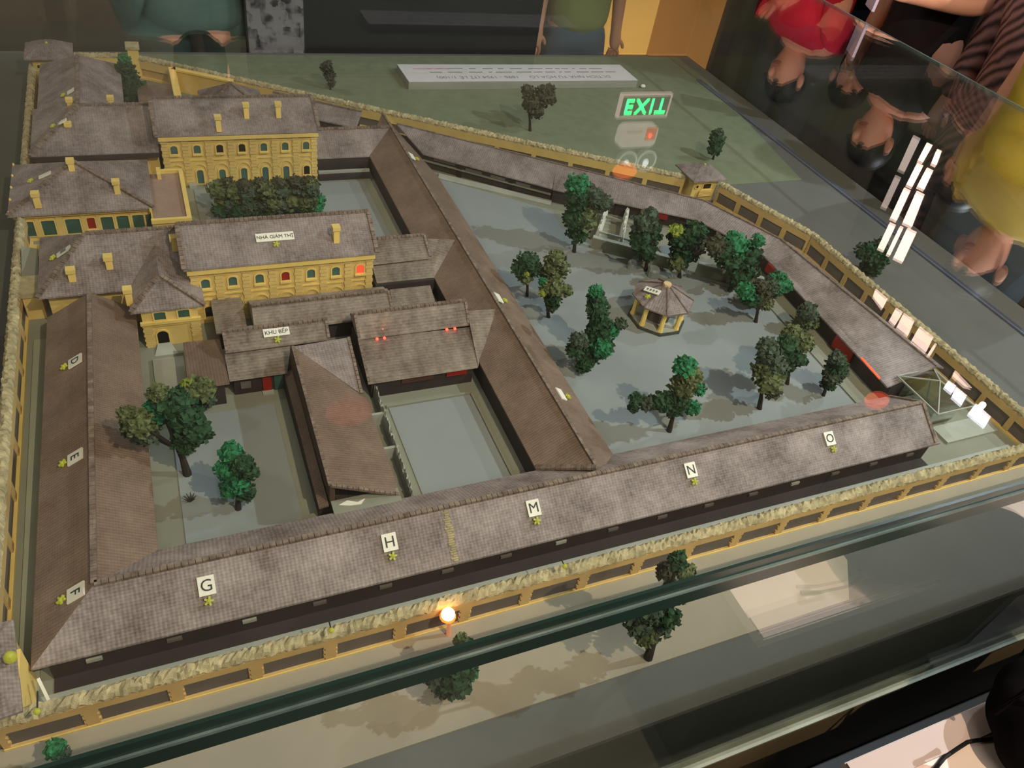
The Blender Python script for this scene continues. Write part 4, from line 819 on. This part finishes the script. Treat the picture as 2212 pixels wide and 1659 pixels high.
# row of trees behind the near yellow building
rowx = [(485, 425), (520, 428), (556, 424), (592, 424), (628, 420), (660, 420)]
for i, (px, py) in enumerate(rowx):
    rr = random.Random(i+40); cr = [(px-12, py-14, 19, O_), (px+12, py-12, 18, Gg), (px, py+12, 20, O_), (px+8, py-28, 13, W_), (px-8, py+28, 16, D_), (px+14, py+18, 14, Gg)]
    if i == 5: cr += [(690, 432, 12, B_), (683, 448, 13, B_), (672, 396, 12, O_)]
    tree('%s olive tree of the row between the yellow buildings' % ('leftmost', 'second from left', 'third from left', 'third from right', 'second from right', 'rightmost, bright-tipped')[i], (px+3, py+48), cr, .35, seed=20+i, group='row of trees between the yellow buildings', dens=60)
tree('slim dark green conifer in the far left corner', (292, 222), [(268, 128, 10, B_), (270, 145, 14, D_), (276, 165, 18, D_), (284, 188, 20, D_), (290, 208, 20, D_)], .4, 'conifer', seed=4)
tree('tall tree at the far end of the big yard, left of the posts', (1240, 545), [(1248, 398, 22, B_), (1250, 430, 26, D_), (1285, 425, 20, Gg), (1305, 440, 16, Gg), (1240, 470, 22, D_), (1262, 470, 28, O_), (1250, 500, 22, D_), (1275, 412, 14, Gg)], .5, seed=5)
tree('dark tree right of the pale posts', (1395, 585), [(1392, 480, 24, Gg), (1405, 500, 26, D_), (1385, 515, 22, D_), (1395, 540, 24, D_), (1405, 465, 16, Gg)], .5, seed=6)
tree('yellow-tipped dark tree in the middle of the wash yard', (1468, 600), [(1462, 498, 14, L_), (1470, 515, 24, D_), (1500, 505, 24, D_), (1515, 500, 12, B_), (1480, 545, 24, D_), (1465, 565, 20, O_), (1500, 535, 20, W_)], .5, seed=7)
tree('dark tree with a spreading crown right of the wash yard', (1575, 630), [(1560, 540, 22, D_), (1590, 530, 24, B_), (1615, 550, 26, D_), (1638, 520, 13, B_), (1580, 565, 24, D_), (1610, 580, 24, D_), (1545, 530, 20, W_), (1595, 600, 18, D_)], .55, seed=8)
tree('small round dark tree nearest the middle block, with a yellow leaf', (1138, 640), [(1140, 562, 20, D_), (1125, 580, 18, D_), (1152, 580, 18, D_), (1135, 600, 14, O_), (1136, 592, 6, L_, -2.5)], .4, seed=9)
tree('olive tree behind the double-crowned one in the left part of the big yard', (1205, 640), [(1200, 560, 20, O_), (1190, 580, 18, O_), (1212, 582, 17, O_), (1197, 605, 14, D_), (1175, 590, 10, O_)], .4, seed=10)
tree('double-crowned olive tree left of the tall cone tree', (1185, 686), [(1200, 618, 20, O_), (1180, 622, 14, O_), (1172, 608, 8, B_), (1222, 628, 13, O_), (1195, 645, 18, D_), (1172, 634, 7, L_), (1190, 662, 12, W_)], .45, seed=11)
tree('tall dark cone-shaped tree left of the gazebo', (1282, 770), [(1288, 628, 14, B_), (1290, 648, 20, D_), (1292, 672, 22, D_), (1296, 700, 24, D_), (1290, 722, 26, D_), (1318, 715, 16, B_), (1340, 700, 13, Gg), (1300, 745, 22, D_)], .5, 'conifer', seed=12)
tree('broad dark green tree in front of the tall cone tree', (1268, 802), [(1250, 735, 18, Gg), (1244, 755, 18, D_), (1300, 752, 20, B_), (1275, 765, 22, D_), (1262, 785, 18, D_)], .5, seed=13)
tree('bright green tree with dark leaning side branch near the front block', (1445, 932), [(1480, 792, 22, B_), (1490, 815, 24, O_), (1475, 835, 24, O_), (1510, 840, 13, B_), (1465, 860, 22, D_), (1430, 868, 20, D_), (1400, 870, 16, Gg), (1372, 862, 13, D_), (1368, 880, 10, D_), (1495, 880, 16, B_), (1455, 880, 20, D_)], .55, seed=14)
tree('tall grey-green tree right of the bright green one', (1640, 883), [(1658, 752, 20, Gg), (1665, 775, 26, Gg), (1650, 795, 22, O_), (1680, 795, 22, Gg), (1660, 820, 26, O_), (1668, 842, 18, W_)], .55, seed=15)
tree('dark spiky tree between the grey-green tree and the right range', (1700, 830), [(1715, 725, 22, O_), (1735, 740, 18, O_), (1700, 745, 20, D_), (1712, 765, 18, D_), (1730, 778, 12, D_), (1705, 790, 12, D_)], .45, seed=16)
tree('round dark tree casting a long shadow right of the gazebo', (1632, 696), [(1612, 630, 18, B_), (1640, 640, 22, W_), (1620, 645, 18, D_), (1655, 655, 14, O_), (1645, 620, 14, W_)], .5, seed=17)
tree('bright-topped tree against the bend of the right range', (1668, 660), [(1680, 612, 22, B_), (1665, 618, 18, Gg), (1700, 618, 12, B_)], .45, seed=18)
tree('pale green tree against the middle of the right range', (1738, 720), [(1745, 672, 18, Gg), (1740, 688, 15, O_), (1752, 690, 14, Gg), (1762, 700, 8, L_)], .4, seed=19)
tree('small dark tree nearest the red neon strip', (1778, 855), [(1810, 772, 14, Gg), (1808, 790, 20, D_), (1800, 812, 18, Gg), (1790, 828, 14, D_), (1820, 800, 14, Gg)], .4, seed=30)
tree('faint brown tree on the lawn below the title board', (1145, 283), [(1140, 195, 12, W_), (1150, 222, 18, W_), (1178, 205, 20, W_), (1160, 240, 14, W_)], .5, seed=31, base_z=.1)
tree('thin brown tree on the lawn left of the title board', (714, 194), [(706, 145, 11, W_), (712, 162, 11, W_), (716, 178, 8, W_)], .35, seed=32, base_z=.1)
tree('dark green tree on the road beyond the back wall tower', (1540, 345), [(1548, 300, 14, D_), (1545, 320, 13, D_), (1552, 288, 9, Gg)], .4, seed=33, base_z=.05)
tree('dark green tree outside the right wall below the mirrored window', (1885, 592), [(1870, 545, 18, D_), (1895, 555, 20, D_), (1900, 530, 13, Gg), (1885, 575, 18, D_)], .5, seed=34, base_z=.05)
tree('bright-tipped dark tree on the pavement below the lit street lamp', (975, 1505), [(945, 1455, 26, Gg), (950, 1440, 14, B_), (985, 1470, 30, D_), (1000, 1440, 26, D_), (1015, 1455, 14, B_), (960, 1480, 22, D_), (998, 1384, 14, O_), (1010, 1392, 12, D_)], .6, seed=35, base_z=.4, dens=120)
tree('large grey-green tree on the pavement left of the mirrored cable', (1400, 1420), [(1380, 1345, 26, Gg), (1420, 1350, 28, Gg), (1400, 1320, 24, Gg), (1440, 1330, 24, D_), (1465, 1215, 18, D_), (1440, 1235, 18, W_), (1480, 1235, 20, O_), (1470, 1200, 9, B_), (1455, 1280, 24, Gg), (1395, 1375, 18, O_)], .7, seed=36, base_z=.4, dens=120)
tree('small bright green tree at the lower left beside the front wall', (125, 1648), [(118, 1618, 15, B_), (135, 1630, 12, Gg)], .4, seed=37, base_z=.4)
# ------------------------------------------------------------------ street lamp, small bulbs
q = HY(51.2, 968, 1327); lp = thing('street_lamp', 'glowing orange street lamp in front of the front wall', 'lamp', (q.x+.6, 51.2, .35))
obj('post', MB().tube([(q.x+.6, 51.2, .3), (q.x+.4, 51.2, q.z*.6), (q.x, 51.2, q.z-.4)], [.35, .25, .2], 8), emit('lit_lamp_post', (240, 150, 110), .5), lp)
obj('bulb', MB().ell(q, .95, 14, 10), emit('orange_glowing_bulb', (255, 196, 110), 9), lp, smooth=True)
obj('halo_cap', MB().ell(q-Vector((0, 0, .5)), (1.15, 1.15, .5), 12, 6), emit('orange_lamp_collar', (255, 120, 50), 2.2), lp)
lamp('POINT', 'street_lamp_light', q+Vector((0, -.6, 2)), .018, (1, .42, .15), size=.01)
for i, (px, py, y, lb) in enumerate(((716, 1362, 53, 'left'), (1220, 1223, 53, 'right'), (80, 1537, 52, 'leftmost'))):
    p = HY(y-1.4, px, py); t = thing('wall_diode', 'tiny yellow diode on the front wall coping, %s one' % lb, 'lamp', tuple(p), 'tiny yellow diodes on the front wall')
    obj('diode', MB().ell(p, .38, 8, 6), LGREEN, t); obj('wire', MB().tube([p, (p.x, 53, p.z)], .1, 5), DARK, t)
# ------------------------------------------------------------------ marble ledge in front, cable and black bag
LEDZ = -10.
ld = thing('marble_ledge', 'pale marble ledge in front of the case at the lower right', 'ledge', (90, 5, FL))
obj('ledge_top', MB().box(79, -30, LEDZ-2.5, 175, 19.6, LEDZ), mat('pale_pink_marble', (232, 208, 196), .4, .06, 3, 0), ld); obj('ledge_step', MB().box(79, 15.4, LEDZ, 175, 19.4, LEDZ+.5), mat('greyer_marble_strip', (190, 168, 160), .5, .06, 3, 0), ld)
obj('ledge_base', MB().box(81, -26, FL, 172, 17, LEDZ-2.5), mat('dark_ledge_base', (60, 54, 50), .7, .1, 5, 0), ld)
cp = [(2026, 1654-2), (2060, 1625), (2092, 1600), (2130, 1598), (2165, 1588), (2200, 1580)]; pts = [G(a+0, b, LEDZ+.4) for a, b in ((2014, 1668), (2040, 1636), (2068, 1617), (2090, 1603), (2112, 1599), (2134, 1597), (2156, 1592), (2180, 1580))]
obj('power_cable', MB().tube(pts, .32, 8), mat('black_cable', (20, 18, 18), .5, .1, 20, 0), None, 'black cable snaking over the pale marble ledge', 'cable')
bag = MB(); rnd = random.Random(9)
for px, py, r in ((2190, 1450, 3.4), (2160, 1520, 4.4), (2220, 1500, 7), (2205, 1590, 5.5), (2250, 1560, 8), (2240, 1440, 5), (2270, 1640, 7), (2215, 1420, 3.6), (2300, 1380, 9)):
    c = G(px+40, py+16, LEDZ+7); bag.ell(c, (r, r, min(r*1.3, 7.5)), 16, 10, .06, rnd)
t = obj('cloth_bag', bag, mat('black_fabric', (16, 13, 14), .95, .1, 20, .2, spec=.05), None, 'black cloth bag slumped at the right end of the marble ledge', 'bag', smooth=True)
rm = t.modifiers.new('merge', 'REMESH'); rm.mode = 'VOXEL'; rm.voxel_size = .009; sm_ = t.modifiers.new('soften', 'SMOOTH'); sm_.iterations = 14; rm.use_smooth_shade = True
obj('strap', MB().tube([G(2150, 1540, LEDZ+9), G(2230, 1480, LEDZ+17), G(2280, 1560, LEDZ+12)], .5, 6), MATS['black_fabric'], t)
# ------------------------------------------------------------------ visitors
def skin_mesh(name, nodes_, edges, m, parent, sub=2, root=0):
    me = bpy.data.meshes.new(name); off = Vector(parent['_o'])
    me.from_pydata([tuple((Vector(n[0])-off)*.01) for n in nodes_], edges, []); me.update()
    o = bpy.data.objects.new(name, me); COL.objects.link(o); o.modifiers.new('skin', 'SKIN')
    if not me.skin_vertices: me.attributes.new('s', 'FLOAT', 'POINT')
    sv = me.skin_vertices[0].data
    for i, n in enumerate(nodes_): r = n[1]; r = (r, r) if isinstance(r, (int, float)) else r; sv[i].radius = (r[0]*.01, r[1]*.01); sv[i].use_root = (i == root)
    s = o.modifiers.new('sub', 'SUBSURF'); s.levels = sub; s.render_levels = sub
    bpy.context.view_layer.update(); nm = bpy.data.meshes.new_from_object(o.evaluated_get(bpy.context.evaluated_depsgraph_get())); bpy.data.objects.remove(o)
    nm.materials.clear(); nm.materials.append(m)
    for p in nm.polygons: p.use_smooth = True
    o = bpy.data.objects.new(name, nm); COL.objects.link(o); o.parent = parent; o['_o'] = tuple(off); return o
SKIN_ = mat('warm_skin', (236, 170, 140), .55, .05, 12, 0); HAIR = mat('black_hair', (20, 16, 14), .5, .2, 40, 0)
def person(label, x, y, face, H, shirt, pants, sleeve='short', armL='hang', armR='hang', phone=False, lean=0, hair='short', shorts=False, dress=False, wide=1.):
    """standing figure; face = heading in degrees (0 = +x); H height in cm"""
    a = radians(face); fx = Vector((cos(a), sin(a), 0)); rx = Vector((sin(a), -cos(a), 0)); K = H/170.
    o = Vector((x, y, FL)); t = thing('person', label, 'person', tuple(o))
    def P(r, f, z): return o+(rx*r+fx*(f+lean*max(0, z-95)/60))*K+Vector((0, 0, z*K))
    V = []; E = []
    def add(p, r, par=None):
        V.append((p, tuple(q*K for q in (r if isinstance(r, tuple) else (r, r))))); 
        if par is not None: E.append((par, len(V)-1))
        return len(V)-1
    pel = add(P(0, 0, 94), (14, 10)); wa = add(P(0, 0, 108), (12, 9), pel); ch = add(P(0, 1, 126), (14.5, 10), wa); up = add(P(0, 0, 140), (10, 7.5), ch); nk = add(P(0, 1, 145.5), 4.9, up); hb = add(P(0, 2, 150), 6.6, nk); hc = add(P(0, 2.2, 157), (7.8, 9), hb); add(P(0, 1.5, 163), (5.5, 6), hc)
    hands = []
    for s, arm in ((-1, armL), (1, armR)):
        sh = add(P(s*16, 0, 138), 5.8, up)
        el_, wr = {'hang': (P(s*21, -1, 112), P(s*22, 3, 88)), 'phone': (P(s*20, 4, 114), P(s*8, 26, 114)), 'raise': (P(s*22, 8, 120), P(s*12, 24, 138)), 'fold': (P(s*21, 5, 112), P(-s*3, 18, 110)), 'rest': (P(s*20, 10, 116), P(s*16, 32, 104))}[arm]
        e_ = add(el_, 4.2, sh); w_ = add(wr, 2.9, e_); d = (wr-el_).normalized()
        hand = add(wr+d*5*K, (3.4, 2.2), w_); side = d.cross(Vector((0, 0, 1))); side = rx if side.length < .2 else side.normalized(); up_ = side.cross(d)
        for k, ln in enumerate((6.6, 7.6, 7.2, 5.6)):
            b0 = wr+d*8*K+side*(k-1.5)*1.9*K; f1 = add(b0+d*ln*.45*K-up_*.4*K, .95, hand); add(b0+d*ln*.85*K-up_*2.0*K, .8, f1)
        th = add(wr+d*5*K+side*-4*K, 1.1, hand); add(wr+d*8.5*K+side*-5.4*K, .9, th)
        hands.append((wr, d, side, el_, P(s*16, 0, 138)))
    for s in (-1, 1):
        hp = add(P(s*9, 0, 88), 8.8, pel); kn = add(P(s*9.5, 1, 49), 5.6, hp); an = add(P(s*10, -1, 9), 3.8, kn); add(P(s*10.5, 11, 3.5), (3.8, 2.6), an)
    skin_mesh('body', V, E, SKIN_, t, 2)
    # clothing
    S = []; SE = []
    def sadd(p, r, par=None):
        S.append((p, tuple(q*K for q in (r if isinstance(r, tuple) else (r, r)))))
        if par is not None: SE.append((par, len(S)-1))
        return len(S)-1
    hem = [(P(0, 0, 60), (21, 17)), (P(0, 0, 76), (20, 16))] if dress else []
    a0 = None
    for hp_, hr_ in hem: a0 = sadd(hp_, hr_, a0)
    a0 = sadd(P(0, 0, 84), (19.5*wide, 15*wide), a0); a1 = sadd(P(0, 0, 100), (17*wide, 13*wide), a0); a2 = sadd(P(0, 1, 124), (18.5*wide, 14*wide), a1); a3 = sadd(P(0, 0, 140), (13.5, 10), a2)
    for (wr, d, side, el_, shp) in hands:
        q = sadd(shp, 8.6, a3)
        if sleeve == 'long': q2 = sadd(el_, 6.2, q); sadd(wr, 4.8, q2)
        elif sleeve == 'short': sadd(shp.lerp(el_, .7), 7.6, q)
    skin_mesh('shirt', S, SE, shirt, t, 2)
    S.clear(); SE.clear(); p0 = sadd(P(0, 0, 96), (15.6, 11.8)); p1 = sadd(P(0, 0, 88), (16, 12), p0)
    for s in (-1, 1):
        q = sadd(P(s*9.2, 0, 78), 10.4, p1)
        if shorts: sadd(P(s*9.8, 1, 58), 9.4, q)
        else: q = sadd(P(s*9.6, 1, 49), 7.4, q); sadd(P(s*10, -1, 8), 6.2, q)
    skin_mesh('trousers', S, SE, pants, t, 2)
    # head details
    hm = MB(); hm.ell(P(0, .2, 160.5), (9*K, 9*K, 8.4*K), 14, 9)
    if hair == 'long': hm.ell(P(0, -4, 151), (8.4*K, 6.5*K, 15*K), 12, 8)
    obj('hair', hm, HAIR, t, smooth=True)
    fm = MB()
    for s in (-1, 1): fm.ell(P(s*3.2, 10.2, 157.5), (1.3*K, 1.3*K, .8*K), 8, 6)
    obj('eyes', fm, MATS['black_hair'], t); obj('nose', MB().ell(P(0, 11.2, 154.8), (1.3*K, 1.6*K, 2.2*K), 8, 6), SKIN_, t, smooth=True); obj('mouth', MB().ell(P(0, 9.9, 150.8), (2.4*K, 1*K, .7*K), 8, 6), mat('lip_red', (150, 70, 66), .5, .05, 12, 0), t)
    for s in (-1, 1): obj('ear', MB().ell(P(s*8.6, 1.5, 156), (1*K, 2*K, 3*K), 8, 6), SKIN_, t, smooth=True); obj('shoe', MB().ell(P(s*10.5, 6, 3.2), (5*K, 12*K if abs(cos(a)) < .7 else 5*K, 3.4*K), 10, 7) if abs(cos(a)) < .7 else MB().ell(P(s*10.5, 6, 3.2), (12*K, 5*K, 3.4*K), 10, 7), DARK, t, smooth=True)
    if phone:
        wr, d, side, _, _ = hands[0]; c = wr+d*11*K; ph = thing('phone', 'pale phone held up by the visitor in the black dress', 'phone', tuple(c))
        mb = MB().bar(c-Vector((0, 0, 6)), c+Vector((0, 0, 9)), 7.6, .9, d); obj('phone_body', mb, mat('pale_phone', (206, 190, 214), .3, .03, 12, 0), ph)
    return t
def cloth(nm, c, c2=None): return mat(nm, c, .85, .1, 5, .2, col2=c2)
RED = cloth('crimson_shirt', (206, 34, 60)); BLK = cloth('black_dress', (30, 20, 22)); YLW = cloth('mustard_yellow_shirt', (206, 176, 60), (170, 140, 48)); TEAL = cloth('grey_teal_shirt', (92, 112, 106), (62, 82, 78)); LIM = cloth('pale_green_top', (150, 160, 104)); DEN = cloth('blue_denim', (96, 116, 138), (70, 88, 110)); NAVY = cloth('navy_trousers', (44, 54, 76)); GREYC = cloth('charcoal_shirt', (70, 66, 64))
m, nt, b = nodes('striped_brown_cloth'); N = nt.nodes; L = nt.links; tc = N.new('ShaderNodeTexCoord'); wv = N.new('ShaderNodeTexWave'); wv.inputs['Scale'].default_value = 14; wv.inputs['Distortion'].default_value = 3; wv.bands_direction = 'DIAGONAL'
L.new(tc.outputs['Object'], wv.inputs['Vector']); rp = N.new('ShaderNodeValToRGB'); rp.color_ramp.elements[0].color = (*lin((60, 34, 34)), 1); rp.color_ramp.elements[1].color = (*lin((170, 120, 118)), 1); L.new(wv.outputs['Fac'], rp.inputs['Fac']); L.new(rp.outputs['Color'], b.inputs['Base Color']); STRP = m
person('visitor in a crimson shirt at the far right of the case', 242, 251, 185, 160, RED, NAVY, 'long', 'rest', 'fold')
person('visitor in a black dress holding a phone beside the case', 250, 204, 182, 165, BLK, BLK, 'short', 'phone', 'hang', phone=True, hair='long', dress=True)
person('visitor in a striped brown wrap right of the case', 250, 161, 178, 158, STRP, STRP, 'long', 'hang', 'hang', hair='long', dress=True)
person('visitor in a mustard yellow shirt with a bare arm, closest on the right', 224, 126, 176, 166, YLW, DEN, 'none', 'hang', 'hang', wide=1.25)
person('visitor in grey-teal loose clothes behind the case on the left', 17, 290, 92, 176, TEAL, TEAL, 'short', 'hang', 'hang', hair='long', dress=True, wide=.75)
person('visitor in a pale green top and denim shorts behind the case', 159, 287, -95, 130, LIM, DEN, 'short', 'hang', 'hang', shorts=True)
person('visitor in a charcoal shirt with raised hands in the far right corner', 290, 262, -140, 168, GREYC, NAVY, 'short', 'raise', 'phone')
